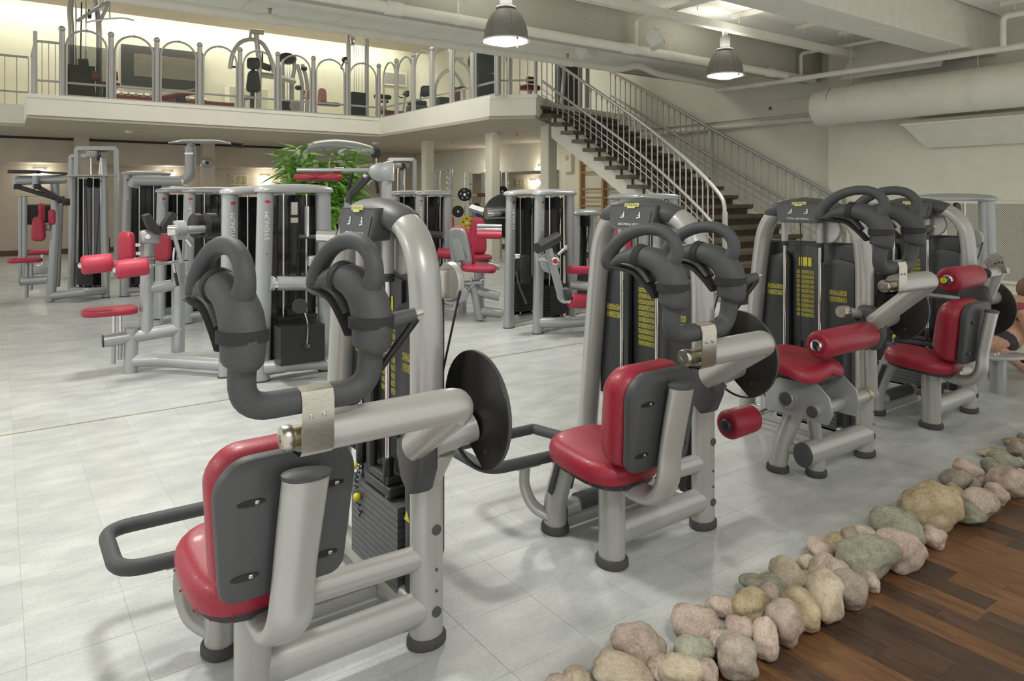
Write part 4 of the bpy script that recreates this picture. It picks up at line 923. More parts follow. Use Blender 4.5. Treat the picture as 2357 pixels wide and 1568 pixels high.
for q, e in enumerate(ST.split()):
    cx, cy, w, h, c = e.split(','); cx, cy, w, h = (float(v) for v in (cx, cy, w, h))
    px, py, w, h = 1257 + cx / 2.143, 968 + cy / 2.143, w / 2.143, h / 2.143
    g = atz(px, py + h * .35, .0); d0 = g.x * F2.x + g.y * F2.y
    hh = h * d0 / FPX * .5
    P = atz(px, py, hh * .95)
    if P.y > 1.70: P = atY(px, py, min(1.70, 1.62 + sr.random() * .1))
    if P.y < 1.44: P = atY(px, py, max(P.y, 1.40))
    d0 = P.x * F2.x + P.y * F2.y; rw, rh = w * d0 / FPX / 2 * 1.09, h * d0 / FPX / 2 * 1.09
    bm = bmesh.new(); bmesh.ops.create_icosphere(bm, subdivisions=4 if w > 38 else 3, radius=1.0)
    seed = V((q * 7.3, q * 3.1, q * 1.7)); pw = 2.3 + sr.random() * .8
    for v in bm.verts:
        p = v.co.copy(); nrm = p.normalized()
        k = 1 + .34 * mnoise.noise(nrm * .95 + seed) + .12 * mnoise.noise(nrm * 2.2 + seed) + .02 * mnoise.noise(nrm * 6 + seed)
        cell = max(abs(nrm.x + .3 * nrm.y), abs(nrm.y - .25 * nrm.z), abs(nrm.z + .2 * nrm.x))
        k *= 1 - .10 * (1 - cell) ; v.co = nrm * k
    mxr = max((abs(v.co.dot(V((R2.x, R2.y, 0)))) for v in bm.verts)); mxz = max(abs(v.co.z) for v in bm.verts)
    dep = min(.5 * (rw + rh) * 1.05, .085)
    Rv, Fv = V((R2.x, R2.y, 0)), V((F2.x, F2.y, 0))
    rot = Mx.Rotation(sr.uniform(-.25, .25), 3, Fv)
    for v in bm.verts:
        a, b, z = v.co.dot(Rv), v.co.dot(Fv), v.co.z
        v.co = rot @ (Rv * (a * rw / mxr * .98) + Fv * (b * dep) + V((0, 0, z * rh / mxz * .98)))
    me = bpy.data.meshes.new('border_stone'); bm.to_mesh(me); bm.free(); me.polygons.foreach_set('use_smooth', [True] * len(me.polygons))
    me.materials.append(SM[c][0]); o = bpy.data.objects.new('border_stone', me); C.objects.link(o)
    lo = min(v.co.z for v in me.vertices); z = P.z
    if z + lo < .035: z = -lo - .004
    o.location = (P.x, P.y, z)
    s = rw + rh; row = 'on the wood-floor side of the border' if P.y < 1.52 and z + lo < .01 else 'on the tile side of the border' if P.y > 1.62 else 'within the stone border'
    near = 'end crunch machine' if P.x < 1.95 else 'second crunch machine' if P.x < 2.75 else 'saddle-seat machine' if P.x < 3.9 else 'back machine'
    tag(o, f'{SIZEW(s)} {SM[c][1]} stone {row} near the {near}', 'stone', 'stones of the border beside the wood floor')
# ------------------------------------------------------------------ silver-blue weight machines further back
UZ = V((0, 0, 1))
def pts3(L): return [at(*p) for p in L]
def TB(par, name, mt, L, r, rad=.05, n=12, ry=None, raw=False):
    P = [V(p) for p in L] if raw else pts3(L)
    m = MB(); m.tube(fil(P, rad, 5) if len(P) > 2 else P, r, n, ry); return m.build(name, mt, par)
def pad(par, name, mt, c, w, h, th, face=(0, -1, 0), up=(0, 0, 1), p=4.0, top=1.0, shift=0):
    """upholstered pad of width w, height h; `top` narrows or widens its head"""
    f = V(face).normalized(); u = V(up).normalized(); ax = u.cross(f).normalized()
    out = []
    for x, y in ell(0, 0, w / 2, h / 2, 28, p): out.append((x * (1 + (top - 1) * (y / h + .5)), y))
    return cushion(name, mt, par, out, V(c) - f * th * .5, ax, u, th, .5, 4, world=True)
def rod(par, name, mt, a, b, r, n=10): m = MB(); m.cyl(a, b, r, n); return m.build(name, mt, par)
def stack_tower(t, P, Q, H, word=True, num=None, flat=False, lean=.035, plates=10, side=1, rw=.068, letters=('P', 'Q'), panel=True):
    P, Q = V((*P, 0)), V((*Q, 0)); u = (Q - P).normalized(); L = (Q - P).length; w = V((-u.y, u.x, 0)) * side   # w points to the back
    for S_, s in ((P, 1), (Q, -1)):
        a, b = S_ - u * s * 0, S_ + u * s * lean + UZ * H
        m = MB(); m.tube([a, b], [rw * 1.02, rw], 18, [.05, .05], up=u.cross(UZ)); po = m.build('tower_post', silver2, t)
        m = MB(); m.tube([a, a + UZ * .012], rw * 1.1, 18, .056, up=u.cross(UZ)); m.build('post_foot', rubber, po)
        if word and (('P' in letters and s == 1) or ('Q' in letters and s == -1)):
            c = b - w * .0505 - UZ * .26
            c = a.lerp(b, (H - .27) / H) - w * .0508
            text('lettering', 'SYGNUM', white_ink, po, c, UZ, -u * side, .040)
            m = MB(); m.prism(ell(0, 0, .026, .011, 12), a.lerp(b, (H - .075) / H) - w * .0512, u * side, UZ, .0012); m.prism(ell(0, 0, .007, .018, 8), a.lerp(b, (H - .075) / H) - w * .0516, u * side, UZ, .0012); m.build('emblem', red_ink, po)
            if num and s == 1: text('lettering', num, black, po, a.lerp(b, (H - .50) / H) - w * .0508, u * side, UZ, .018)
    c = (P + Q) / 2 + UZ * H
    hl, hw = L / 2 - lean + .085, .115
    m = MB(); rings = []
    if flat:
        for z, k in ((0, .98), (.004, 1), (.02, 1), (.024, .98)): rings.append([c + u * x * k + w * y * k + UZ * z for x, y in ell(0, 0, hl + .08, hw + .06, 32, 3.2)])
    else:
        for z, k in ((0, .96), (.006, 1), (.028, 1), (.045, .95), (.058, .8), (.068, .5), (.072, .15)): rings.append([c + u * x * k + w * y * k + UZ * z for x, y in ell(0, 0, hl, hw, 32, 2.8)])
    m.ring(rings); m.build('top_cover', silver2, t, ang=50)
    if panel:
        m = MB(); m.bar((P + Q) / 2 - u * (L / 2 - .07) + w * .07 + UZ * (H * .52), (P + Q) / 2 + u * (L / 2 - .07) + w * .07 + UZ * (H * .52), .012, H * .93); m.build('smoked_panel', smoked, t, flat=True)
    mid = (P + Q) / 2
    for s in (-.10, .10): rod(t, 'guide_rod', chrome, mid + u * s + UZ * .08, mid + u * s + UZ * (H - .01), .009)
    for k in range(plates):
        m = MB(); m.bar(mid - u * .17 + UZ * (.19 + k * .034), mid + u * .17 + UZ * (.19 + k * .034), .13, .031); m.build('weight_plate', black, t, flat=True)
    m = MB(); m.bar(mid - u * .08 + UZ * (.2 + plates * .034), mid + u * .08 + UZ * (.2 + plates * .034), .1, .05); m.build('stack_head', black, t, flat=True)
    m = MB(); m.lathe([(.01, -.012), (.075, -.012), (.075, .012), (.01, .012)], mid + UZ * (H - .09) + u * .03, u, 20); m.build('pulley', dark, t)
    m = MB(); m.cyl(mid + UZ * (H - .09) + u * .03 - w * .07, mid + UZ * (.25 + plates * .034), .006, 6); m.build('lift_cable', black, t)
    m = MB(); m.tube([P + UZ * .09, Q + UZ * .09], .05, 16); m.build('base_tube', silver2, t)
    return P, Q, u, w

# --- lateral raise machine with two red arm rollers (tower marked 42)
t = thing('lateral_raise_machine', 'silver machine marked 42 with two red arm rollers and small red seat', 'gym machine', (1.3, 6.4, 0), 'silver-blue weight machines')
stack_tower(t, (1.54, 6.20), (2.10, 6.33), 1.52, num='42', letters=('P',))
Yl = 6.82; Q_ = lambda x, y: atY(x, y, Yl)
TB(t, 'front_leg', silver2, [Q_(300, 858), Q_(303, 755)], .056, raw=True, n=16)
TB(t, 'seat_tube', silver2, [Q_(238, 785), Q_(415, 757)], .056, raw=True, n=16)
m = MB(); a = Q_(238, 785); m.cyl(a - V((.008, 0, 0)), a, .055, 16); m.build('tube_cap', black, t)
TB(t, 'mast', silver2, [Q_(336, 770), Q_(340, 555)], .055, raw=True, n=16)
TB(t, 'rear_mast', silver2, [Q_(410, 810), Q_(410, 600)], .055, raw=True, n=16)
TB(t, 'link_tube', silver2, [Q_(340, 665), Q_(405, 655)], .05, raw=True, n=16)
TB(t, 'base_tube', silver2, [V((.92, 6.82, .10)), V((1.10, 6.72, .10)), V((1.54, 6.20, .10))], .055, rad=.06, raw=True, n=16)
s0 = Q_(253, 716); pad(t, 'seat_cushion', red, s0, .42, .26, .06, face=(0, 0, 1), up=(0, 1, 0), p=3.4)
for x in (262, 277):
    rod(t, 'seat_rod', chrome, Q_(x, 725), Q_(x, 775), .014); rod(t, 'seat_rod', silver2, Q_(x, 790), Q_(x - 1, 838 if x < 270 else 828), .018)
pad(t, 'backrest', red, Q_(289, 568) + V((0, -.02, 0)), .17, .26, .07, face=(-.8, -.6, 0), top=.82)
rod(t, 'backrest_rod', chrome, Q_(305, 565), Q_(335, 563), .014); rod(t, 'backrest_rod', chrome, Q_(305, 584), Q_(335, 584), .014)
for (xa, ya, xb, yb) in ((186, 611, 260, 604), (265, 622, 342, 612)):
    a = atY(xa, ya, 6.62 if xa < 200 else 6.42); b = atY(xb, yb, 6.62 if xa < 200 else 6.42); roller(t, a, b, .076, mt=red2, cap=chrome, world=True, capr=.3)
    rod(t, 'roller_arm', chrome, b, b + V((.32, .12, .02)), .013)
# elbow wedges, pivots and cams
for (x, y, s) in ((350, 515, 1), (383, 512, -1)):
    c = atY(x, y, 6.72); m = MB(); m.prism([(-.075, .07), (-.03, .09), (.05, -.03), (.06, -.09), (.02, -.09), (-.04, -.03)] if s > 0 else [(.075, .07), (.03, .09), (-.05, -.03), (-.06, -.09), (-.02, -.09), (.04, -.03)], c, (1, 0, 0), (0, 0, 1), .16, .008); m.build('elbow_wedge', black, t, flat=True)
c = atY(410, 530, 6.66)
for k, (dx, r, w_, mt) in enumerate(((0, .085, .10, silver2), (.16, .035, .22, silver2), (.30, .115, .10, black), (.20, .11, .07, black))):
    o = c + V((dx * .9, dx * .2 + (.12 if k == 3 else 0), .03 if k > 1 else 0)); m = MB(); m.lathe([(r * .9, -w_ / 2), (r, -w_ / 2 + .008), (r, w_ / 2 - .008), (r * .9, w_ / 2)], o, (1, .25, 0), 24); m.build(('pivot_drum', 'pivot_axle', 'cam_wheel', 'cam_wheel')[k], mt, t)
m = MB(); m.lathe([(.045, -.03), (.045, .03)], atY(396, 531, 6.5), (1, -.3, 0), 18); m.build('pivot_end', chrome, t)
m = MB(); m.bar(atY(398, 530, 6.5), atY(418, 605, 6.5), .05, .03, bev=.008); m.build('lever', silver2, t)
rod(t, 'grip', black, atY(403, 628, 6.5), atY(409, 658, 6.5), .013); TB(t, 'grip_rod', chrome, [atY(403, 628, 6.5), atY(398, 600, 6.5), atY(402, 570, 6.5)], .01, raw=True)
rod(t, 'adjust_knob', chrome, atY(428, 550, 6.5), atY(440, 566, 6.5), .022)
m = MB(); m.box(atY(345, 545, 6.8), (.16, .1, .12), bev=.03); m.build('mast_head', silver2, t)
m = MB(); m.cyl(atY(340, 545, 6.6), atY(340, 552, 6.9), .02, 12); m.build('mast_bolt', chrome, t)

# --- its neighbour, back to back with it
t = thing('pulldown_machine', 'silver machine backing onto the tower marked 42, black weights showing', 'gym machine', (2.0, 5.9, 0), 'silver-blue weight machines')
P, Q, u, w = stack_tower(t, (1.73, 5.88), (2.30, 5.93), 1.535, letters=('P',), num='0')
d = 5.75
TB(t, 'side_tube', silver2, [V((1.78, 5.80, .80)), V((2.45, 5.70, .76))], .058, raw=True, n=16)
m = MB(); m.cyl(V((1.80, 5.79, .8)), V((1.82, 5.79, .8)), .061, 16); m.build('tube_clamp', chrome, t)
TB(t, 'floor_tube', silver2, [V((1.74, 5.85, .12)), V((2.2, 5.72, .12)), V((2.6, 5.45, .12))], .055, raw=True, n=16)
m = MB(); m.bar(at(677, 470, d), at(677, 610, d), .055, .02, up=(1, 0, 0)); m.build('lift_frame', black, t, flat=True)
m = MB(); m.box(at(677, 480, d - .02), (.05, .02, .1)); m.box(at(677, 507, d - .02), (.055, .02, .04)); m.build('frame_clasp', steel, t)
m = MB(); m.bar(at(706, 475, d), at(706, 545, d), .05, .02, up=(1, 0, 0)); m.build('lift_plate', chrome, t, flat=True)
rod(t, 'cross_shaft', dark, at(690, 545, d), at(735, 545, d), .018, 14); m = MB(); m.cyl(at(731, 543, d), at(775, 545, d), .052, 20); m.build('shaft_sleeve', chrome, t)
m = MB(); m.box(at(750, 600, d + .1), (.3, .08, .09), bev=.02); m.build('rear_box', silver2, t)
m = MB(); m.lathe([(.06, -.01), (.06, .01)], at(690, 705, d - .05), (0, -1, 0), 20); m.build('stack_disc', dark, t)
m = MB(); m.tube(spl([at(702, 720, d - .06), at(708, 745, d - .06), at(708, 770, d - .06), at(706, 797, d - .06)], 4), .005, 6); m.build('pin_chain', chrome, t)
m = MB(); m.cyl(at(702, 797, d - .06), at(710, 797, d - .1), .016, 10); m.build('selector_pin', chrome, t)
m = MB(); m.box(at(690, 790, d + .02), (.36, .16, .30)); m.build('lower_weights', black, t, flat=True)

# --- pair of low towers behind the arm-roller machine
for (P, Q, lab) in (((1.60, 9.59), (2.2, 9.65), 'silver weight tower standing behind the elbow wedges of the arm-roller machine'), ((1.80, 9.07), (2.4, 9.1), 'silver weight tower with a grab bar, next behind the tower marked 42')):
    t = thing('leg_machine', lab, 'gym machine', (P[0], P[1], 0), 'silver-blue weight machines'); stack_tower(t, P, Q, 1.55, letters=('P',))
    x, y = P
    if y > 9.3: continue
    TB(t, 'grab_bar', silver2, [V((x + .35, y - .3, .95)), V((x + .35, y - .3, 1.38)), V((x + .75, y - .35, 1.38))], .03, raw=True)
    TB(t, 'leg_tube', silver2, [V((x, y - .1, .6)), V((x + .1, y - .6, .6))], .05, raw=True, n=14); TB(t, 'leg_tube', silver2, [V((x + .1, y - .6, 0)), V((x + .1, y - .6, .62))], .05, raw=True, n=14)
    pad(t, 'backrest', red, V((x - .28, y - .1, .92)), .2, .32, .07, face=(-.5, -.8, 0))
    m = MB(); m.tube([V((x - .28, y - .05, .1)), V((x - .28, y - .02, .9))], .04, 12); m.build('backrest_post', silver2, t)
    m = MB(); m.tube([V((x - .28, y - .05, .09)), V((x, y, .09))], .045, 12); m.build('base_tube', silver2, t)

# --- tall machine with long overhead arm
t = thing('shoulder_machine', 'silver machine with a high post carrying a flat winged grip bar', 'gym machine', (1.6, 12.0, 0), 'silver-blue weight machines')
stack_tower(t, (1.533, 12.07), (2.13, 12.1), 1.83, letters=('P',))
D = 10.4
TB(t, 'overhead_arm', silver2, [at(305, 430, D), at(310, 416, D), at(422, 417, D), at(438, 405, D), at(438, 338, D)], .075, rad=.1, n=16, raw=True)
m = MB(); m.cyl(at(424, 417, D), at(428, 417, D), .082, 16); m.build('clamp_ring', chrome, t)
m = MB(); m.cyl(at(438, 352, D), at(438, 356, D), .085, 16); m.build('clamp_ring', chrome, t)
m = MB(); m.tube(spl([at(388, 329, D - .3), at(420, 326, D), at(470, 326, D), at(500, 326, D), at(535, 331, D)], 4), [.01, .04, .045, .035, .015], 12, [.008, .03, .032, .025, .012]); m.build('grip_bar', silver2, t)
for y in (329, 335): rod(t, 'grip', black, at(533, y, D), at(558, y + 3, D), .022)
m = MB(); m.tube([at(440, 338, D), at(438, 330, D)], [.06, .05], 14); m.build('mast_head', silver2, t)

# --- chest machine by the pillar
t = thing('chest_machine', 'silver machine with black overhead cranks, narrow red backrest and red seat', 'gym machine', (.9, 12.3, 0), 'silver-blue weight machines')
stack_tower(t, (.9, 12.70), (1.29, 12.13), 1.80, letters=('Q',), flat=True, rw=.06)
D = 10.15; Q_ = lambda x, y, k=0: at(x, y, D + k)
TB(t, 'front_leg', silver2, [Q_(115, 693), Q_(128, 515)], .056, raw=True, n=16)
TB(t, 'mast', silver2, [Q_(118, 690), Q_(128, 520), Q_(126, 415)], .056, raw=True, n=16)
TB(t, 'stay', silver2, [Q_(140, 470, .3), Q_(132, 660, .3)], .035, raw=True, n=12)
TB(t, 'head_tube', silver2, [Q_(38, 416, -.2), Q_(152, 412)], .065, raw=True, n=16)
for x in (38, 82): rod(t, 'hinge_post', silver2, Q_(x, 405, -.2), Q_(x, 432, -.2), .045, 14)
m = MB(); m.bar(Q_(22, 395, -.2), Q_(90, 396, -.2), .1, .05, bev=.012); m.build('top_lever', black, t)
m = MB(); m.bar(Q_(90, 396, -.2), Q_(155, 400), .05, .03); m.build('top_link', dark, t)
for a, b in (((40, 430), (140, 460)), ((86, 430), (152, 465))):
    m = MB(); m.bar(Q_(*a, -.2), Q_(*b, -.1), .06, .06, bev=.012); m.box(Q_(*a, -.2), (.09, .09, .07), bev=.01); m.box(Q_(*b, -.1), (.09, .09, .1), bev=.01); m.build('crank_arm', black, t)
pad(t, 'backrest', red2, Q_(88, 527, -.1), .19, .35, .08, face=(-.45, -.9, 0), top=.75)
TB(t, 'backrest_tube', silver2, [Q_(98, 523), Q_(120, 523)], .06, raw=True)
pad(t, 'arm_pad', red2, Q_(120, 500, -.05), .1, .22, .06, face=(-.6, -.8, 0))
pad(t, 'seat_cushion', red2, Q_(58, 599), .42, .3, .06, face=(0, 0, 1), up=(0, 1, 0), p=3)
TB(t, 'seat_tube', silver2, [Q_(52, 648), Q_(115, 643)], .06, raw=True, n=16); m = MB(); m.cyl(Q_(50.5, 648), Q_(52, 648), .059, 16); m.build('tube_cap', black, t)
for x in (62, 72): rod(t, 'seat_rod', silver2, Q_(x, 606), Q_(x, 638), .025); rod(t, 'seat_rod', silver2, Q_(x - 1, 655), Q_(x - 1, 685 if x < 70 else 668), .025)
TB(t, 'base_tube', silver2, [Q_(120, 682), Q_(195, 672), V((1.29, 12.13, .1))], .06, rad=.05, raw=True, n=16)

# --- second seat behind it
t = thing('row_machine', 'dark machine with red seat and black frame behind the crank machine', 'gym machine', (.5, 14.2, 0), 'silver-blue weight machines')
D = 12.6; Q_ = lambda x, y, k=0: at(x, y, D + k)
for x in (48, 57): TB(t, 'upright', silver2, [Q_(x, 640), Q_(x, 452)], .04, raw=True)
TB(t, 'top_bar', brass, [Q_(40, 450), Q_(88, 450)], .018, raw=True)
m = MB(); m.box(Q_(85, 494, .2), (.55, .06, .36), bev=.04); m.build('black_shroud', black, t)
pad(t, 'backrest', red, Q_(95, 490), .1, .34, .08, face=(-.8, -.6, 0)); pad(t, 'seat_cushion', red2, Q_(93, 580), .36, .3, .07, face=(0, 0, 1), up=(0, 1, 0))
rod(t, 'seat_rod', chrome, Q_(98, 586), Q_(98, 640), .03); m = MB(); m.box(Q_(98, 620), (.3, .3, .16), bev=.03); m.build('seat_carriage', silver2, t)
TB(t, 'base_tube', silver2, [Q_(48, 640), Q_(110, 640)], .04, raw=True); rod(t, 'seat_stem', silver2, Q_(98, 640), at(98, 453 + 2457 / D, D), .03)
for x in (48, 110): rod(t, 'foot_post', silver2, Q_(x, 640), at(x, 453 + 2457 / D, D), .035)

# --- cable crossover frames
def cable_frame(lab, x0, x1, ytop, D, dx=14, base=None):
    t = thing('cable_station', lab, 'gym machine', at(x0, 453 + 2457 / D, D), 'cable stations')
    yb = 453 + 2457 / D
    TB(t, 'outer_frame', silver2, [(x0, yb, D), (x0, ytop, D), (x1, ytop, D), (x1, yb, D)], .055, rad=.04, n=4)
    D2 = D + .5; yb2 = 453 + 2457 / D2
    TB(t, 'rear_frame', silver2, [(x0 - dx, yb2, D2), (x0 - dx, ytop + 17, D2), (x1 - dx - 14, ytop + 17, D2), (x1 - dx - 14, yb2, D2)], .05, rad=.04, n=4)
    for k in (.35, .62): rod(t, 'guide_rod', chrome, at(x0 + (x1 - x0) * k, yb - 20, D), at(x0 + (x1 - x0) * k, ytop + 6, D), .016)
    m = MB(); m.lathe([(.02, -.03), (.09, -.03), (.09, .03), (.02, .03)], at(x0 + (x1 - x0) * .55, ytop + 16, D - .05), (1, 0, 0), 18); m.build('pulley', dark, t)
    m = MB(); m.box(at(x0 + (x1 - x0) * .5, ytop + 13, D - .02), (.35, .12, .12), bev=.02); m.build('pulley_carriage', silver2, t)
    m = MB(); m.tube(spl([at(x0 + (x1 - x0) * .6, ytop + 20, D - .12), at(x0 + (x1 - x0) * .58, ytop + 40, D - .12), at(x0 + (x1 - x0) * .57, ytop + 58, D - .12)], 4), .014, 6); m.build('hook_chain', chrome, t)
    m = MB(); m.box(at((x0 + x1) / 2, yb - 50, D + .1), (.4, .2, .7)); m.build('weight_stack', black, t, flat=True)
    return t
cable_frame('tall square-framed cable station behind the crank machine', 178, 268, 343, 13.0)
cable_frame('tall square-framed cable station beyond the bamboo plant', 895, 954, 368, 16.5)

# --- dip and chin machine with red elbow pads
t = thing('dip_machine', 'machine with long red elbow pad on a high bar before the bamboo', 'gym machine', (2.6, 8.0, 0), 'silver-blue weight machines')
D = 7.6; Q_ = lambda x, y, k=0: at(x, y, D + k); yb = 453 + 2457 / D
TB(t, 'mast', silver2, [Q_(889, yb), Q_(889, 395)], .06, raw=True, n=18)
m = MB(); pr = [(-.16, -.02), (-.14, .05), (-.06, .09), (.10, .09), (.10, -.10), (-.06, -.11), (-.13, -.07)]; m.prism(pr, Q_(884, 395), V((R2.x, R2.y, 0)), UZ, .14, .02); m.build('mast_head', silver2, t)
TB(t, 'dip_bar', silver2, [Q_(684, 392), Q_(858, 393)], .026, raw=True); m = MB(); m.cyl(Q_(770, 392), Q_(790, 392), .03, 14); m.build('bar_sleeve', chrome, t)
pad(t, 'elbow_pad', red, Q_(732, 408), .52, .085, .14, face=(-.6, -.8, 0)); 
for s in ((812, 395, 800, 446), (865, 405, 870, 446)): TB(t, 'grip_arm', black, [Q_(s[0], s[1]), Q_(s[2], s[3])], .016, raw=True); 
for s in ((798, 455, 838, 407, -.1), (802, 462, 858, 402, 0)):
    TB(t, 'grip', foam, [Q_(s[0], s[1] + 12, s[4]), Q_(s[0] + 4, s[1] - 8, s[4]), Q_(s[2], s[3], s[4])], .024, raw=True, rad=.04); a = Q_(s[2], s[3], s[4]); m = MB(); m.cyl(a, a + (Q_(s[2], s[3], s[4]) - Q_(s[0], s[1], s[4])).normalized() * .03, .026, 12); m.build('grip_end', chrome, t)
TB(t, 'knee_post', silver2, [Q_(800, yb), Q_(800, 455)], .035, raw=True); TB(t, 'base_tube', silver2, [Q_(800, yb - 8), Q_(889, yb - 8)], .05, raw=True)
m = MB(); m.box(Q_(855, 560, .1), (.36, .2, .7), bev=.02); m.build('cover_plate', plast, t)
m = MB(); m.lathe([(.16, -.02), (.17, -.01), (.17, .01), (.16, .02)], Q_(858, 575, -.05), (-.3, -1, 0), 30); m.build('cam_wheel', plast, t)

# --- lat machine behind the bamboo
t = thing('lat_machine', 'tall machine with curved grey top boom hidden behind the bamboo', 'gym machine', (4.0, 11.6, 0), 'silver-blue weight machines')
D = 12.0; Q_ = lambda x, y, k=0: at(x, y, D + k); yb = 453 + 2457 / D
m = MB(); Ps = [Q_(705, 345), Q_(725, 337), Q_(770, 334), (Q_(815, 339)), Q_(850, 347), Q_(862, 352)]; m.tube(spl(Ps, 4), [.05, .07, .07, .07, .06, .04], 12, [.05, .085, .10, .10, .085, .05]); bo = m.build('boom', silver2, t)
text('lettering', 'SYGNUM', white_ink, bo, Q_(828, 345, -.08), V((R2.x, R2.y, -.12)), UZ, .07)
for x in (706, 786): TB(t, 'mast', silver2, [Q_(x, yb), Q_(x, 345)], .06, raw=True)
m = MB(); m.lathe([(.02, -.03), (.09, -.03), (.09, .03), (.02, .03)], Q_(865, 352), V((R2.x, R2.y, 0)).cross(UZ), 18); m.build('pulley', dark, t)
m = MB(); m.tube([Q_(866, 362), Q_(866, 380)], .014, 6); m.build('hook_chain', chrome, t); TB(t, 'pull_bar', chrome, [Q_(800, 384), Q_(866, 378), Q_(905, 372)], .014, raw=True)
m = MB(); m.box(Q_(746, 560), (.5, .2, 1.0)); m.build('weight_stack', black, t, flat=True)

# --- pair of towers between the plant and the columns
for P, Q, lab in (((4.45, 9.0), (5.0, 9.05), 'weight tower half hidden behind the front crunch machine arch'), ((4.62, 8.6), (5.12, 8.6), 'weight tower standing just before the racks of plates')):
    t = thing('leg_machine', 'silver ' + lab, 'gym machine', (P[0], P[1], 0), 'silver-blue weight machines'); stack_tower(t, P, Q, 1.52, letters=('P',))
    x, y = P
    if y > 8.8: continue
    m = MB(); m.cyl(V((x - .1, y - .25, 1.02)), V((x + .2, y - .3, .98)), .05, 16); m.build('lever_drum', dark, t)
    TB(t, 'drum_arm', silver2, [V((x + .05, y - .27, 1.0)), V((x + .05, y - .02, 1.0))], .03, raw=True)

# --- leg press with big grey-backed red chair
t = thing('leg_extension_machine', 'machine with grey-backed red chair and black cam disc behind its tower', 'gym machine', (4.75, 7.2, 0), 'silver-blue weight machines')
stack_tower(t, (4.73, 6.62), (5.3, 6.72), 1.51, letters=('P',))
D = 8.6; Q_ = lambda x, y, k=0: at(x, y, D + k)
rt = V((R2.x, R2.y, 0)); 
pad(t, 'backrest', red2, Q_(1064, 570, .05), .30, .55, .07, face=(.75, .5, .32), up=(-.25, -.1, .96), top=.9)
pad(t, 'backrest_shell', silver2, Q_(1058, 572, -.03), .28, .52, .05, face=(-.75, -.5, -.2), up=(-.25, -.1, .96), top=.9)
m = MB(); m.bar(Q_(1045, 540, -.06), Q_(1062, 600, -.06), .12, .03, up=(-.75, -.5, -.2), bev=.01); m.build('shell_rib', silver2, t)
pad(t, 'seat_cushion', red2, Q_(1102, 616, .05), .42, .42, .07, face=(0, -.12, 1), up=(.55, .83, .05))
TB(t, 'seat_post', silver2, [Q_(1058, 605), Q_(1052, 620), Q_(1060, 655)], .06, raw=True, n=14, rad=.04); m = MB(); m.cyl(Q_(1052, 612), Q_(1060, 604), .05, 14); m.build('post_sleeve', chrome, t)
rod(t, 'adjust_rod', chrome, Q_(1075, 672), Q_(1112, 642), .022); rod(t, 'slide_tube', silver2, Q_(1062, 682), Q_(1092, 656), .035, 14); rod(t, 'seat_knob', chrome, Q_(1085, 640), Q_(1083, 655), .02)
m = MB(); m.prism(ell(0, 0, .17, .11, 22), Q_(1048, 680, -.05), (rt + V((0, 0, .15))), UZ, .05, .01); m.build('end_plate', silver2, t)
TB(t, 'rear_leg', silver2, [Q_(1092, 660), Q_(1107, 735)], .062, raw=True, n=16); TB(t, 'upper_tube', silver2, [Q_(1096, 670), Q_(1150, 683)], .058, raw=True, n=16); TB(t, 'lower_tube', silver2, [Q_(1106, 716), Q_(1155, 722)], .058, raw=True, n=16)
TB(t, 'far_leg', silver2, [Q_(1030, 660, .6), Q_(1064, 700, .6)], .055, raw=True); TB(t, 'frame_rail', silver2, [Q_(1045, 655), Q_(1110, 650)], .035, raw=True)
TB(t, 'far_foot', silver2, [Q_(1064, 690, .6), at(1064, 453 + 2457 / (D + .6), D + .6)], .055, raw=True)
m = MB(); m.lathe([(.26, -.02), (.265, -.01), (.265, .01), (.26, .02)], Q_(1163, 496, -.1), (-.5, -.85, 0), 36); m.build('cam_disc', disc_m, t)
m = MB(); m.cyl(Q_(1118, 492, -.3), Q_(1165, 492, -.2), .065, 20); m.build('cam_drum', chrome, t)
for y, mt, r in ((520, silver2, .03), (528, chrome, .03), (540, red2, .06)): m = MB(); m.tube([Q_(1098, y, -.4), Q_(1155, y + 1, -.4)], r, 14, r * .8); m.build('shin_pad' if r > .05 else 'shin_bar', mt, t)
# second chair behind it
t = thing('leg_press_machine', 'pear-shaped red backrest chair on a machine behind the grey-backed chair', 'gym machine', (5.4, 8.0, 0), 'silver-blue weight machines')
D = 9.6; Q_ = lambda x, y, k=0: at(x, y, D + k)
pad(t, 'backrest', red2, Q_(1100, 542), .26, .50, .09, face=(-.55, -.83, .1), top=.72); pad(t, 'seat_cushion', red2, Q_(1094, 592), .40, .36, .07, face=(0, 0, 1), up=(0, 1, 0))
pad(t, 'head_pad', red2, Q_(1037, 520, .6), .1, .3, .08, face=(.7, .5, .1)); TB(t, 'frame_tube', silver2, [Q_(1095, 600), Q_(1150, 615)], .05, raw=True)
TB(t, 'frame_leg', silver2, [Q_(1100, 595), Q_(1100, 453 + 2457 / D)], .05, raw=True); TB(t, 'boom', silver2, [Q_(1085, 478, .6), Q_(1128, 492, .3)], .05, raw=True, n=4)
TB(t, 'back_post', silver2, [Q_(1108, 560, .1), Q_(1108, 453 + 2457 / 9.7, .1)], .04, raw=True)
TB(t, 'side_roller', red2, [Q_(1008, 583), Q_(1040, 585)], .07, raw=True, n=16)
TB(t, 'roller_post', silver2, [Q_(1038, 585, .1), Q_(1038, 453 + 2457 / 9.7, .1)], .03, raw=True)

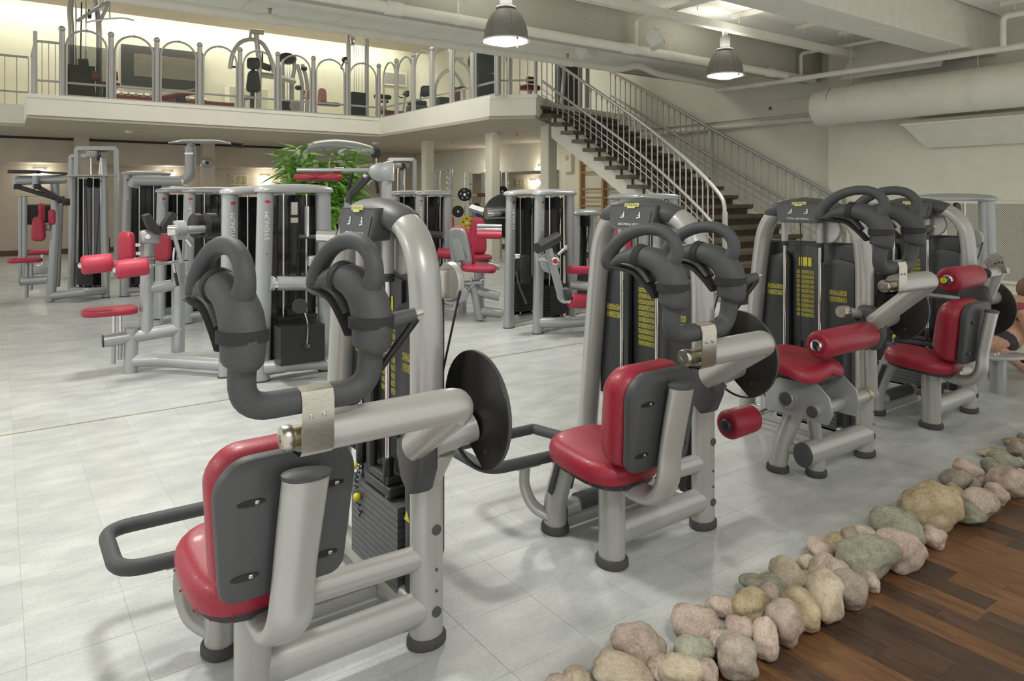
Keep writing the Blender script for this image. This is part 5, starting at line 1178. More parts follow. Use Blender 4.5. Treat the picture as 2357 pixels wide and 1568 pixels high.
# --- leg curl with swinging lever
t = thing('leg_curl_machine', 'machine with slanted silver lever, black handle tube and red leg roller', 'gym machine', (5.0, 6.2, 0), 'silver-blue weight machines')
stack_tower(t, (4.79, 6.16), (5.39, 6.3), 1.515, letters=('P',))
D = 7.75; Q_ = lambda x, y, k=0: at(x, y, D + k)
m = MB(); m.bar(Q_(1262, 572, -.1), Q_(1294, 690, -.1), .085, .03, up=(-.5, -.85, 0), bev=.01); m.build('lever', silver2, t)
m = MB(); m.cyl(Q_(1237, 572, -.25), Q_(1283, 546, .05), .058, 22); m.build('handle_tube', dark, t)
m = MB(); m.lathe([(.045, -.02), (.05, 0), (.045, .03), (.03, .034)], Q_(1277, 601, -.14), (-.5, -.85, 0), 18); m.build('pivot_boss', chrome, t); m = MB(); m.lathe([(.026, 0), (.026, .01), (.01, .014)], Q_(1278, 601, -.18), (-.5, -.85, 0), 14); m.build('pivot_dot', red_ink, t)
m = MB(); m.cyl(Q_(1284, 586, -.1), Q_(1301, 570, -.1), .02, 10); m.ball(Q_(1301, 570, -.1), .03, 10); m.build('lock_pin', chrome, t)
m = MB(); m.lathe([(.11, -.02), (.115, 0), (.11, .02)], Q_(1266, 605, 0), (-.5, -.85, 0), 24); m.build('pivot_hub', silver2, t); m = MB(); m.cyl(Q_(1240, 596), Q_(1265, 598), .03, 14); m.build('pivot_axle', chrome, t)
m = MB(); m.lathe([(.085, -.012), (.09, 0), (.085, .012)], Q_(1300, 680, -.1), (-.6, -.8, 0), 20); m.build('index_plate', chrome, t); m = MB(); m.cyl(Q_(1300, 680, -.14), Q_(1312, 678, -.12), .06, 16); m.build('index_hub', dark, t)
a, b = Q_(1310, 692, -.1), Q_(1362, 694, .05); roller(t, a, b, .082, mt=red2, world=True)
TB(t, 'thigh_pad', red2, [Q_(1309, 621, -.05), Q_(1362, 622, .05)], .045, raw=True, n=14)
m = MB(); m.box(Q_(1203, 620, -.05), (.12, .1, .3), bev=.02); m.build('cam_block', black, t); m = MB(); m.tube(spl([Q_(1188, 625, -.1), Q_(1196, 660, -.1), Q_(1212, 700, -.1)], 4), .02, 8, .006); m.build('belt', dark, t); m = MB(); m.cyl(Q_(1186, 590, -.1), Q_(1196, 590, -.1), .03, 12); m.build('belt_clamp', chrome, t)
TB(t, 'floor_tube', silver2, [V((4.80, 6.15, .12)), V((5.05, 5.98, .12)), V((5.6, 5.85, .12))], .06, raw=True, rad=.05, n=16)
TB(t, 'seat_stem', silver2, [V((5.58, 5.86, .1)), V((5.58, 5.9, .52))], .05, raw=True)
TB(t, 'seat_beam', silver2, [Q_(1312, 655), Q_(1365, 660)], .05, raw=True)

# --- small towers by the wall bars and behind the second crunch machine
def small(lab, P, Q, H, red_pad=None):
    t = thing('weight_tower', lab, 'gym machine', (P[0], P[1], 0), 'silver-blue weight machines'); stack_tower(t, P, Q, H, word=False, panel=True)
    if red_pad:
        pad(t, 'backrest', red2, red_pad, .24, .5, .09, face=(-.6, -.8, 0), top=.75)
        c = V(red_pad) + V((.05, .08, 0)); TB(t, 'backrest_post', silver2, [c, V((c.x, c.y, 0))], .04, raw=True); TB(t, 'floor_tube', silver2, [V((c.x, c.y, .06)), V((P[0], P[1], .06))], .04, raw=True)
    return t
small('low silver weight tower in front of the wooden wall bars', (5.95, 6.9), (6.32, 6.93), 1.27)
small('silver weight tower with red backrest seen through the second crunch machine', (6.18, 5.95), (6.55, 5.75), 1.47, at(1432, 552, 8.0))
small('dark-topped weight tower behind the tower with the red backrest', (6.9, 7.2), (7.25, 7.0), 1.47)
# --- tower before the perforated screens
t = thing('chest_press_machine', 'large silver weight tower before the perforated screens', 'gym machine', (7.35, 3.0, 0), 'silver-blue weight machines')
stack_tower(t, (7.35, 3.35), (7.37, 2.72), 1.46, letters=('Q',), side=-1, panel=False)
TB(t, 'floor_tube', silver2, [V((7.37, 2.72, .12)), V((6.9, 2.55, .12)), V((6.22, 2.26, .12))], .06, raw=True, n=16); TB(t, 'front_leg', silver2, [V((6.2, 2.24, 0)), V((6.2, 2.24, .27))], .055, raw=True, n=16)
TB(t, 'upper_tube', silver2, [V((7.3, 2.68, .38)), V((6.6, 2.42, .36))], .05, raw=True, n=16)
m = MB(); m.prism(ell(0, 0, .20, .09, 24, 2.6), V((6.2, 2.2, .285)), V((.9, -.45, 0)), V((.45, .9, 0)), .025, .006); m.build('foot_plate', silver2, t)
for x in (.0, .06): m = MB(); m.ball(V((6.13 + x, 2.24, .30)), .014, 8); m.build('bolt', chrome, t)
m = MB(); m.cyl(V((6.27, 2.10, .26)), V((6.42, 2.08, .34)), .022, 12); m.build('grip', black, t)
# ------------------------------------------------------------------ bamboo plant
lr = random.Random(3)
D = 9.9; pc = at(742, 453 + 2457 / D, D)
t = thing('potted_bamboo', 'leafy green bamboo plant in a grey planter among the machines', 'plant', pc)
m = MB(); m.lathe([(.16, 0), (.19, .02), (.24, .9), (.25, .93), (.22, .93), (.21, .9)], pc, n=20); m.build('planter', potm, t)
m = MB(); m.lathe([(.0, .86), (.215, .86)], pc, n=20, caps=False); m.build('soil', skirt, t)
stems = []
for k in range(14):
    a = k * 2 * PI / 14 + lr.uniform(-.2, .2); b = pc + V((math.cos(a) * .1, math.sin(a) * .1, .86)); e = pc + V((math.cos(a) * lr.uniform(.15, .42), math.sin(a) * lr.uniform(.15, .42), lr.uniform(1.55, 2.15)))
    P = spl([b, b.lerp(e, .5) + V((0, 0, .1)), e], 6); stems.append(P); m = MB(); m.tube(P, [.012, .006], 6); m.build('stem', leafm, t)
lf = MB(); prof = [(0, .003), (.07, .02), (.15, .024), (.24, .016), (.34, .001)]
for s in (-1, 1): lf.add([V((x, 0, -.9 * x * x)) for x, w_ in prof] + [V((x, s * w_, .004 - .9 * x * x)) for x, w_ in prof], [(i, i + 1, i + 6, i + 5) for i in range(4)])
leaf0 = lf.build('leaf', leafm, t, world=False)
for k in range(295):
    o = leaf0 if k == 0 else leaf0.copy()
    if k: C.objects.link(o); o.parent = t
    P = lr.choice(stems); p = P[int(len(P) * (.30 + .69 * lr.random() ** .8))] + V((lr.gauss(0, .09), lr.gauss(0, .09), lr.gauss(0, .07)))
    out = (p - pc); ang = math.atan2(out.y, out.x) + lr.gauss(0, .9)
    o.location = p - pc; o.rotation_euler = (lr.gauss(0, .5), lr.uniform(-.6, .45), ang); s = lr.uniform(.7, 1.25); o.scale = (s, s, s)

fm = MB()
for k in range(650):
    P = lr.choice(stems); p = P[int(len(P) * (.30 + .69 * lr.random() ** .7))] + V((lr.gauss(0, .11), lr.gauss(0, .11), lr.gauss(0, .08)))
    out = (p - pc); M_ = Mx.Rotation(math.atan2(out.y, out.x) + lr.gauss(0, .9), 3, 'Z') @ Mx.Rotation(lr.uniform(-.6, .45), 3, 'Y') @ Mx.Rotation(lr.gauss(0, .5), 3, 'X'); s = lr.uniform(.6, 1.1)
    fm.add([p + M_ @ (q * s) for q in lf.v], lf.f)
fo = fm.build('small_foliage', leafm, t); fo['kind'] = 'stuff'
# ------------------------------------------------------------------ free-weight corner below the gallery
ux = V((R2.x, R2.y, 0))
def disc_plate(lab, x, y, D, r, mt, name='weight_disc', holes=5):
    c = at(x, y, D); f = -V((F2.x, F2.y, 0)).normalized(); f = (f + ux * .25).normalized()
    t = thing(name, lab, 'weight disc', c, 'weight discs on the racks')
    m = MB(); m.lathe([(.025, -.012), (r * .35, -.02), (r * .4, -.012), (r * .8, -.01), (r * .86, -.022), (r, -.018), (r, .018), (r * .86, .022), (r * .8, .01), (r * .4, .012), (r * .35, .02), (.025, .012)], c, f, 26); m.build('plate', mt, t)
    m = MB(); m.lathe([(.03, -.024), (.03, .024)], c, f, 12); m.build('hub', chrome, t)
    for k in range(holes):
        a = k * 2 * PI / holes + .3; q = f.orthogonal().normalized(); w_ = f.cross(q); p = c + (q * math.cos(a) + w_ * math.sin(a)) * r * .6 + f * .012
        m = MB(); m.lathe([(r * .13, 0), (r * .13, .004)], p, f, 10); m.build('hand_hole', dark if mt is not black else silver, t)
    return t
D = 17.0; yb = 453 + 2457 / D
t = thing('squat_rack', 'silver squat rack with arched top by the mirror', 'rack', at(1037, yb, D))
TB(t, 'upright', silver, [(1037, yb, D), (1037, 390, D)], .05); TB(t, 'upright', silver, [(998, yb, D), (998, 395, D)], .05)
TB(t, 'top_arch', silver, [at(998, 400, D), at(1010, 391, D), at(1022, 390, D), at(1035, 400, D)], .035, raw=True, rad=.15)
for y in (412, 425, 438): TB(t, 'peg', whitep, [(1034, y, D), (1027, y - 6, D)], .022)
TB(t, 'bar_rest', chrome, [(996, 455, D), (1052, 455, D)], .025); rod(t, 'lift_cable', chrome, at(1013, 392, D), at(1013, 560, D), .01)
t = thing('smith_rack', 'silver drilled upright rack holding a barbell with padded sleeve', 'rack', at(1083, yb, D))
TB(t, 'upright', silver, [(1083, yb, D), (1083, 397, D)], .055, n=4); TB(t, 'upright', silver, [(1112, yb, D + .6), (1112, 397, D + .6)], .05); TB(t, 'upright', silver, [(1151, yb, D), (1151, 394, D)], .055, n=4); TB(t, 'upright', chrome, [(1166, yb, D), (1166, 394, D)], .045)
for k in range(8):
    m = MB(); m.lathe([(.014, 0), (.014, .004)], at(1083, 424 + 15 * k, D) - V((F2.x, F2.y, 0)) * .058, -V((F2.x, F2.y, 0)), 8); m.build('drill_hole', black, t)
rod(t, 'guide_rod', chrome, at(1070, yb - 5, D), at(1070, 398, D), .014); TB(t, 'barbell', chrome, [(1052, 449, D), (1175, 449, D)], .016); m = MB(); m.cyl(at(1098, 449, D), at(1122, 449, D), .042, 14); m.build('neck_pad', brownpad, t)
TB(t, 'disc_horn', silver, [at(1086, 485, D), at(1120, 498, D - .4)], .032, raw=True, n=8); TB(t, 'disc_horn', silver, [at(1097, 486, D), at(1108, 470, D - .3)], .025, raw=True); TB(t, 'foot_rail', silver, [(1083, yb - 4, D), (1151, yb - 4, D)], .04, n=4)
disc_plate('black spoked weight disc loaded on the barbell', 1069, 448, D - .1, .16, black)
disc_plate('black weight disc hung low on the squat rack upright', 1054, 487, D - .2, .14, black, holes=0)
disc_plate('bright yellow weight disc on the lower peg', 1075, 513, D - .15, .16, vary(mat('yellow_disc', (.62, .5, .02), .45), 20, (.58, .46, .015), (.66, .54, .03), 2))
disc_plate('blue weight disc on the drilled rack', 1108, 492, D - .3, .14, vary(mat('blue_disc', (.02, .05, .2), .45), 20, (.018, .045, .18), (.025, .06, .23), 2))
disc_plate('small black weight disc beside the blue disc', 1097, 476, D - .25, .09, black, holes=0)
disc_plate('black weight disc half hidden behind the slim column', 1156, 441, D - .1, .13, black, holes=0)
t = thing('wall_mirror', 'large frameless mirror on the wall behind the racks', 'mirror', (XS - .02, 16.3, .4)); m = MB(); m.box((XS - .012, 16.3, 1.25), (.016, 4.2, 1.9)); m.build('mirror_pane', mirror, t, flat=True)
# wall bars
t = thing('wall_bars', 'pale pine wall bars under the staircase', 'wall bars', (XS - .1, 12.4, 0))
for y in (13.25, 12.45, 11.65): m = MB(); m.box((XS - .07, y, 1.24), (.12, .07, 2.4), bev=.008); m.build('side_post', pine, t)
for y0, y1 in ((13.25, 12.45), (12.45, 11.65)):
    for k in range(11):
        if k == 8: continue
        z = .25 + k * .205; m = MB(); m.tube([(XS - .09, y0 - .03, z), (XS - .09, y1 + .03, z)], .016, 8, .022); m.build('rung', pine, t)
t = thing('wall_speaker', 'tall white loudspeaker panel on the wall under the stairs', 'speaker', (XS - .08, 13.75, 2.0)); m = MB(); m.box((XS - .06, 13.75, 2.43), (.12, .3, .62), bev=.01); m.build('cabinet', wallm, t); m = MB(); m.lathe([(.07, 0), (.06, .006), (.0, .002)], (XS - .121, 13.75, 2.48), (-1, 0, 0), 18); m.build('cone', wallb, t)
# wall lamps
def wall_lamp(lab, p, n, w=9):
    p, n = V(p), V(n); t = thing('wall_lamp', lab, 'lamp', p, 'wall lamps under the gallery'); s = n.cross(UZ)
    m = MB(); m.bar(p - s * .14 + n * .03 + UZ * .1, p + s * .14 + n * .03 + UZ * .1, .06, .05, bev=.01); m.build('bracket', steel, t)
    m = MB(); m.bar(p - s * .17 + n * .08, p + s * .17 + n * .08, .12, .06, bev=.02); m.build('lit_shade', glow, t)
    d = bpy.data.lights.new('lamp_light', 'POINT'); d.energy = w; d.shadow_soft_size = .12; d.color = (1, .9, .74); o = bpy.data.objects.new('lamp_light', d); C.objects.link(o); o.parent = t; o.location = n * .25
wall_lamp('small lit wall lamp over the mirror by the drilled rack', (XS, 17.3, 2.28), (-1, 0, 0)); wall_lamp('small lit wall lamp beyond the mirror nearest the wall bars', (XS, 14.9, 2.24), (-1, 0, 0))
wall_lamp('small lit wall lamp between the glass block windows', atY(610, 412, 21.98), (0, -1, 0), 16); wall_lamp('small lit wall lamp behind the crank machine', atY(92, 398, 21.98), (0, -1, 0), 10)
wall_lamp('small lit wall lamp behind the winged grip bar machine', atY(385, 404, 21.98), (0, -1, 0), 10)
# glass block windows in the rear wall
gb = vary(mat('glass_block', (.5, .48, .3), .25), 30, (.30, .28, .14), (.68, .66, .46), 4, .4)
for n_, (x0, x1) in enumerate(((530, 571), (642, 676))):
    a, b = atY(x0, 402, 21.97), atY(x1, 426, 21.97); m = MB(); cx, cz = (a.x + b.x) / 2, (a.z + b.z) / 2; w_, h_ = abs(b.x - a.x), abs(b.z - a.z)
    m.box((cx, 21.985, cz), (w_, .03, h_)); fr = struct(f'window_{n_ + 1}', m, wallm, flat=True, label='small window of patterned glass blocks')
    for k in range(3):
        m = MB(); m.box((a.x + w_ * (k + .5) / 3, 21.962, cz), (w_ / 3 - .03, .02, h_ - .06), bev=.008); m.build('glass_block', gb, fr)
t = thing('alarm_sounder', 'small round red alarm sounder on the rear wall', 'alarm', atY(9, 358, 21.97)); c = atY(9, 358, 21.97); m = MB(); m.lathe([(.07, 0), (.07, .05), (.05, .07), (.0, .075)], c, (0, -1, 0), 16); m.build('sounder', vary(mat('alarm_red', (.3, .05, .03), .5), 20, (.28, .04, .025), (.33, .06, .04), 1), t)
c = atY(475, 375, 19.97); t = thing('small_speaker', 'small grey box speaker on the rear pillar', 'speaker', c); m = MB(); m.box(c, (.28, .16, .17), bev=.02); m.build('cabinet', silver2, t); m = MB(); m.lathe([(.05, 0), (.03, .004)], c - V((0, .082, 0)), (0, -1, 0), 14); m.build('cone', dark, t)
for x, y in ((297, 300), (865, 327), (1138, 304)):
    c = atz(x, y, 2.95); t = thing('smoke_detector', 'round white smoke detector under the gallery', 'smoke detector', c, 'smoke detectors under the gallery'); m = MB(); m.lathe([(.09, 0), (.09, -.03), (.06, -.06), (.0, -.065)], c, n=18); m.build('detector_body', whitep, t)
for x, y in ((347, 308), (660, 325), (910, 338), (1040, 325), (1190, 306)):
    c = atz(x, y, 2.95); t = thing('fire_sprinkler', 'tiny brass sprinkler head under the gallery', 'sprinkler', c, 'sprinkler heads under the gallery'); m = MB(); m.cyl(c, c - UZ * .07, .015, 8); m.lathe([(.03, -.075), (.03, -.07)], c, n=10); m.build('sprinkler_body', brass, t)
# loudspeakers under the hall ceiling
def ceil_speaker(lab, c, rot):
    c = V(c); t = thing('ceiling_loudspeaker', lab, 'speaker', c, 'white ceiling loudspeakers'); M_ = Mx.Rotation(rot, 3, 'Z') @ Mx.Rotation(R(-28), 3, 'X')
    m = MB(); m.box(c, (.34, .2, .2), M_, bev=.04); cb = m.build('cabinet', whitep, t); m = MB(); m.box(c + M_ @ V((0, -.1, -.01)), (.28, .012, .15), M_, bev=.006); m.build('grille', pipem, cb)
    for s in (-1, 1): m = MB(); m.lathe([(.10, -.006), (.10, .006)], c + M_ @ V((s * .17, 0, 0)), M_ @ V((1, 0, 0)), 16); m.build('bracket_disc', whitep, t)
    m = MB(); m.cyl(c, c + UZ * .2, .012, 8); m.build('bracket_rod', pipem, t)
ceil_speaker('white loudspeaker fixed to the pitted beam between the pendant lamps', (6.95, 6.45, 3.55), R(40)); ceil_speaker('white loudspeaker under the low ceiling behind the beam pipe', (7.15, 8.0, 3.66), R(20))
for x in (2.6, 7.2, 10.9):
    t = thing('sprinkler_valve', 'small brass sprinkler valve above the cream ceiling pipe', 'sprinkler', (x, 8.5, 3.65), 'brass sprinkler valves'); m = MB(); m.cyl((x, 8.5, 3.655), (x, 8.5, 3.72), .018, 10); m.lathe([(.032, .09), (.032, .10)], (x, 8.5, 3.63), n=12); m.build('valve_body', brass, t)

# ------------------------------------------------------------------ up on the gallery
YG = 17.2; G = lambda x, y, Y=YG: atY(x, y, Y)
def gt(name, lab, x, Y=YG, cat='gym machine'): p = atY(x, 200, Y); return thing(name, lab, cat, (p.x, Y, ZT), 'machines on the gallery')
def GF(x, Y=YG): p = atY(x, 200, Y); return V((p.x, Y, ZT))
t = gt('gallery_lat_pulldown', 'tall lat pulldown with curved frame, black weights and hanging bar on the gallery', 200)
for x0, x1 in ((160, 172), (224, 212)):
    b = GF(x0 + 4); TB(t, 'frame_tube', silver, [b, G(x0 + 4, 60), G(x0, 20), G(x1, -30)], .055, raw=True, rad=.3)
m = MB(); m.bar(G(172, -28), G(212, -28), .2, .2, bev=.05); m.build('head_casting', plast, t)
for a, b in (((178, 48), (252, 0)), ((230, 50), (256, -5))): TB(t, 'boom', silver, [G(*a), G(b[0], b[1], YG - .5)], .04, raw=True, n=4)
m = MB(); m.lathe([(.03, -.03), (.10, -.03), (.10, .03), (.03, .03)], G(206, 32, YG - .1), (1, 0, 0), 16); m.build('pulley', dark, t)
for x in (175, 198): rod(t, 'guide_rod', chrome, GF(x), G(x, 0), .015)
rod(t, 'lift_cable', black, G(185, 150), G(188, 5), .014)
m = MB(); m.box(GF(180) + V((0, 0, .42)), (.58, .25, .78)); m.build('weight_stack', black, t, flat=True); m = MB(); m.cyl(G(180, 145) , G(203, 145), .09, 14); m.build('stack_head', dark, t)
m = MB(); m.box(GF(190) + V((0, -.2, .62)), (.85, .012, 1.15)); m.build('smoked_shield', mat('smoked_shield', (.05, .05, .04), .1, alpha=.45), t, flat=True)
m = MB(); m.tube([G(252, 8, YG - .5), G(253, 42, YG - .5)], .014, 6); m.build('hook_chain', chrome, t); TB(t, 'pull_bar', chrome, [G(196, 52, YG - .5), G(238, 44, YG - .5), G(284, 41, YG - .5), G(308, 47, YG - .5)], .018, raw=True, rad=.1)
for x in (218, 262): TB(t, 'knee_roller', brownpad, [G(x - 8, 175, YG - .2), G(x + 8, 175, YG - .2)], .1, raw=True, n=16)
pad(t, 'seat_cushion', brownpad, GF(250) + V((0, -.1, .45)), .4, .5, .08, face=(0, 0, 1), up=(0, 1, 0)); rod(t, 'seat_post', plast, GF(243), GF(243) + V((0, 0, .45)), .05); TB(t, 'floor_tube', silver, [GF(180) + V((0, 0, .05)), GF(262) + V((0, 0, .05))], .05, raw=True)
# framed screen on the wall
a, b = atY(279, 108, 21.9), atY(468, 205, 21.9); b.z = 4.55; a.z = 5.66
t = thing('wall_screen', 'wide dark-framed mirror screen on the gallery wall', 'screen', ((a.x + b.x) / 2, 21.9, b.z)); m = MB(); m.box(((a.x + b.x) / 2, 21.93, (a.z + b.z) / 2), (b.x - a.x, .1, a.z - b.z), bev=.01); m.build('dark_frame', vary(mat('screen_frame', (.035, .033, .03), .5), 10, (.03, .028, .025), (.04, .038, .035), 2), t)
m = MB(); m.box(((a.x + b.x) / 2 + .05, 21.875, (a.z + b.z) / 2 + .02), ((b.x - a.x) * .76, .012, (a.z - b.z) * .56)); m.build('screen_glass', mirror, t, flat=True)
# long bench, bench press pad
t = gt('gallery_bench', 'low maroon bench with black base on the gallery', 412, 17.0, 'bench'); pad(t, 'bench_pad', brownpad, GF(414, 17.0) + V((0, 0, .36)), .9, .35, .1, face=(-.3, -.2, 1), up=(0, 1, .2)); m = MB(); m.box(GF(414, 17.0) + V((0, 0, .19)), (.2, .3, .3), bev=.04); m.build('pedestal', black, t); m = MB(); m.tube(spl([GF(388, 17.0) + V((0, 0, .03)), GF(405, 17.0) + V((0, 0, .1)), GF(420, 17.0) + V((0, 0, .1)), GF(440, 17.0) + V((0, 0, .03))], 4), .04, 10); m.build('arched_foot', silver, t)
t = gt('gallery_weight_table', 'long low maroon table on the gallery below the screen', 300, 20.5, 'table'); m = MB(); m.box(GF(370, 20.5) + V((0, 0, .62)), (3.6, .5, .1), bev=.02); m.build('table_top', brownpad, t)
for x in (275, 468): m = MB(); m.box(GF(x, 20.5) + V((0, 0, .28)), (.14, .4, .56)); m.build('leg', brownpad, t, flat=True)
for k in range(12):
    c = GF(278 + 17 * k, 20.5) + V((0, -.05, .72)); tt = thing('dumbbell', 'small chrome dumbbell lying on the low maroon table', 'dumbbell', c - V((0, 0, .05)), 'dumbbells on the low table'); m = MB(); m.cyl(c - V((.04, 0, 0)), c + V((.04, 0, 0)), .016, 8); m.build('handle', chrome, tt)
    for s in (-1, 1): m = MB(); m.lathe([(.05, -.03), (.05, .03)], c + V((s * .065, 0, 0)), (1, 0, 0), 10); m.build('head', chrome, tt)
t = gt('gallery_locker', 'pale cupboard with narrow doors against the gallery wall', 565, 21.6, 'cupboard'); m = MB(); c0 = GF(567, 21.6); m.box(c0 + V((0, 0, .65)), (1.1, .5, 1.3), bev=.01); bdy = m.build('body', fasc, t)
for k in range(4): m = MB(); m.box(c0 + V((-.41 + .273 * k, -.26, .66)), (.265, .02, 1.22), bev=.004); m.build('door', wallg, t)
# arch machine
t = gt('gallery_pec_machine', 'arched tube machine with black back pad and T-shaped top on the gallery', 590)
TB(t, 'arch', silver, [G(529, 158), G(535, 120), G(553, 95), G(580, 89), G(604, 97), G(622, 128), G(630, 168)], .05, raw=True, rad=.35); TB(t, 'mast', silver, [GF(595), G(597, 140), G(592, 108), G(590, 78)], .06, raw=True, rad=.25)
m = MB(); m.cyl(G(574, 72), G(606, 75), .06, 14); m.build('top_drum', silver, t); TB(t, 'drum_link', silver, [G(577, 75), G(575, 90)], .035, raw=True); TB(t, 'beam', silver, [G(600, 172), G(642, 178), G(680, 188)], .07, raw=True, n=4)
pad(t, 'back_pad', black, G(583, 146), .30, .28, .1, face=(-.5, -.8, 0)); pad(t, 'lower_back_pad', black, G(583, 188), .36, .52, .12, face=(-.5, -.8, 0), top=.7); rod(t, 'pad_post', plast, GF(583) + V((0, .12, 0)), G(583, 135, YG + .12), .05)
rod(t, 'grip', black, G(531, 154), G(545, 154), .025); m = MB(); m.bar(G(600, 150), G(624, 158), .05, .16, bev=.02); m.build('side_pad', black, t); TB(t, 'floor_rail', silver, [GF(590) + V((0, 0, .06)), GF(680) + V((0, 0, .06))], .06, raw=True, n=4); rod(t, 'pulley_rod', dark, G(604, 118), G(604, 150), .02)
m = MB(); m.box(GF(560) + V((0, 0, .42)), (.3, .3, .08), bev=.03); m.build('seat', brownpad, t); rod(t, 'seat_stem', silver, GF(560), GF(560) + V((0, 0, .4)), .04)
t = gt('gallery_weight_tower', 'weight tower with rounded black hood on the gallery', 660, 17.6); Yt = 17.6
TB(t, 'hoop', silver, [GF(649, Yt), G(649, 150, Yt), G(655, 130, Yt), G(672, 130, Yt), G(679, 150, Yt), G(672, 190, Yt), GF(672, Yt)], .05, raw=True, rad=.12)
m = MB(); m.prism(ell(0, 0, .22, .14, 20), G(661, 135, Yt), ux, UZ, .2, .04); m.build('hood', black, t); m = MB(); m.box(GF(662, Yt) + V((0, 0, .25)), (.32, .2, .5)); m.build('weight_stack', black, t, flat=True)
for x in (655, 661, 667): rod(t, 'guide_rod', chrome, GF(x, Yt) + V((0, 0, .4)), G(x, 142, Yt), .012)
m = MB(); m.lathe([(.15, -.03), (.15, .03)], GF(676, Yt) + V((0, -.1, .35)), (0, -1, 0), 18); m.build('cam', silver, t)
t = gt('gallery_row_machine', 'machine with two bent pale arms and black grips on the gallery', 700, 17.0)
for x in (688, 700): TB(t, 'bent_arm', silver, [GF(x + 6, 17.0), G(x + 8, 190, 17.0), G(x - 4, 148, 17.0)], .045, raw=True, rad=.3); 
for x, y in ((700, 158), (686, 202)): m = MB(); m.ball(G(x, y, 16.95), .08, 10, (1, 1, .8)); m.build('grip_knob', black, t)
m = MB(); m.lathe([(.12, -.05), (.12, .05)], G(706, 218, 17.0), (.5, -1, 0), 16); m.build('pivot', chrome, t)
t = gt('gallery_arm_bench', 'bench with salmon backrest and black seat on the gallery', 750, 16.9, 'bench'); pad(t, 'backrest', vary(mat('salmon_vinyl', (.5, .2, .16), .5), 30, (.47, .18, .145), (.54, .23, .18), 2), G(742, 222, 16.9), .26, .42, .08, face=(.3, -.9, .2), top=.8); pad(t, 'seat_pad', black, G(757, 240, 16.9), .55, .3, .08, face=(0, 0, 1), up=(0, 1, 0)); m = MB(); m.box(GF(750, 16.9) + V((0, 0, .08)), (.4, .1, .14)); m.build('base', black, t, flat=True)
t = gt('gallery_cable_column', 'tall cable column with black weights and two tall posts on the gallery', 822, 16.9); Yt = 16.9
for x in (802, 844): rod(t, 'post', silver, GF(x, Yt), G(x, 40, Yt), .055, 12)
for x in (815, 820, 826, 833): rod(t, 'cable', chrome, GF(x, Yt), G(x, 45, Yt), .009)
m = MB(); m.box(GF(824, Yt) + V((0, .05, .38)), (.36, .2, .72)); m.build('weight_stack', black, t, flat=True); m = MB(); m.bar(G(802, 42, Yt), G(844, 42, Yt), .1, .1); m.build('top_bar', silver, t); m = MB(); m.box(G(810, 95, Yt - .05), (.12, .1, .22), bev=.02); m.build('carriage', chrome, t)
m = MB(); m.lathe([(.08, -.03), (.08, .03)], G(794, 138, Yt), (.3, -1, 0), 14); m.build('pulley', black, t); TB(t, 'strap_grip', black, [G(790, 145, Yt), G(784, 158, Yt), G(792, 160, Yt)], .018, raw=True); TB(t, 'floor_bar', silver, [GF(802, Yt) + V((0, 0, .05)), GF(844, Yt) + V((0, 0, .05))], .05, raw=True)
# behind the return edge, towards the stairs
YR = 16.2
def bike(lab, x, D):
    base = at(x, 190, D); base.z = ZT; t = thing('exercise_bike', lab, 'exercise bike', base, 'exercise bikes on the gallery'); o = base
    m = MB(); m.lathe([(.2, -.03), (.22, 0), (.2, .03)], o + V((.1, 0, .35)), (.2, -1, 0), 20); m.build('flywheel', silver, t)
    TB(t, 'main_frame', silver, [o + V((-.35, 0, .08)), o + V((-.2, 0, .5)), o + V((.3, 0, .55)), o + V((.38, 0, 1.05))], .04, raw=True, rad=.1); m = MB(); m.bar(o + V((-.4, -.2, .04)), o + V((-.4, .2, .04)), .06, .06); m.build('rear_foot', black, t); m = MB(); m.bar(o + V((.4, -.2, .04)), o + V((.4, .2, .04)), .06, .06); m.build('front_foot', black, t); TB(t, 'keel', silver, [o + V((-.4, 0, .06)), o + V((.4, 0, .06))], .03, raw=True)
    pad(t, 'saddle', black, o + V((-.28, 0, .82)), .22, .2, .08, face=(0, 0, 1), up=(0, 1, 0)); rod(t, 'saddle_post', chrome, o + V((-.22, 0, .45)), o + V((-.27, 0, .8)), .025); m = MB(); m.box(o + V((.42, 0, 1.1)), (.08, .26, .18), bev=.03); m.build('console', black, t)
    TB(t, 'handlebar', black, [o + V((.2, -.2, 1.05)), o + V((.38, -.2, 1.0)), o + V((.38, .2, 1.0)), o + V((.2, .2, 1.05))], .018, raw=True)
bike('exercise bike by the glass railing near the cable column', 905, 20.5); bike('exercise bike with pale flywheel behind the railing near the stairs', 1085, 18.0)
D = 19.0
def gd(name, lab, x, D, cat='gym machine'): b = at(x, 190, D); b.z = ZT; return thing(name, lab, cat, b, 'machines on the gallery'), b
t, o = gd('gallery_leg_machine', 'machine with maroon bench and black pads behind the glass railing bend', 885, 19.5)
pad(t, 'bench_pad', brownpad, o + V((.2, 0, .4)), .9, .4, .12, face=(0, 0, 1), up=(0, 1, 0)); pad(t, 'chest_pad', black, o + V((-.05, 0, .85)), .5, .14, .16, face=(0, -1, .2)); TB(t, 'post', silver, [o, o + V((0, 0, .85))], .05, raw=True); TB(t, 'base_rail', silver, [o + V((-.4, 0, .05)), o + V((.7, 0, .05))], .05, raw=True); m = MB(); m.lathe([(.12, -.03), (.12, .03)], o + V((-.1, -.08, .45)), (0, -1, 0), 16); m.build('cam', chrome, t); rod(t, 'bench_leg', silver, o + V((.5, 0, 0)), o + V((.5, 0, .38)), .04)
t, o = gd('gallery_chair_machine', 'black seat machine with grey tub back behind the railing', 960, 18.2)
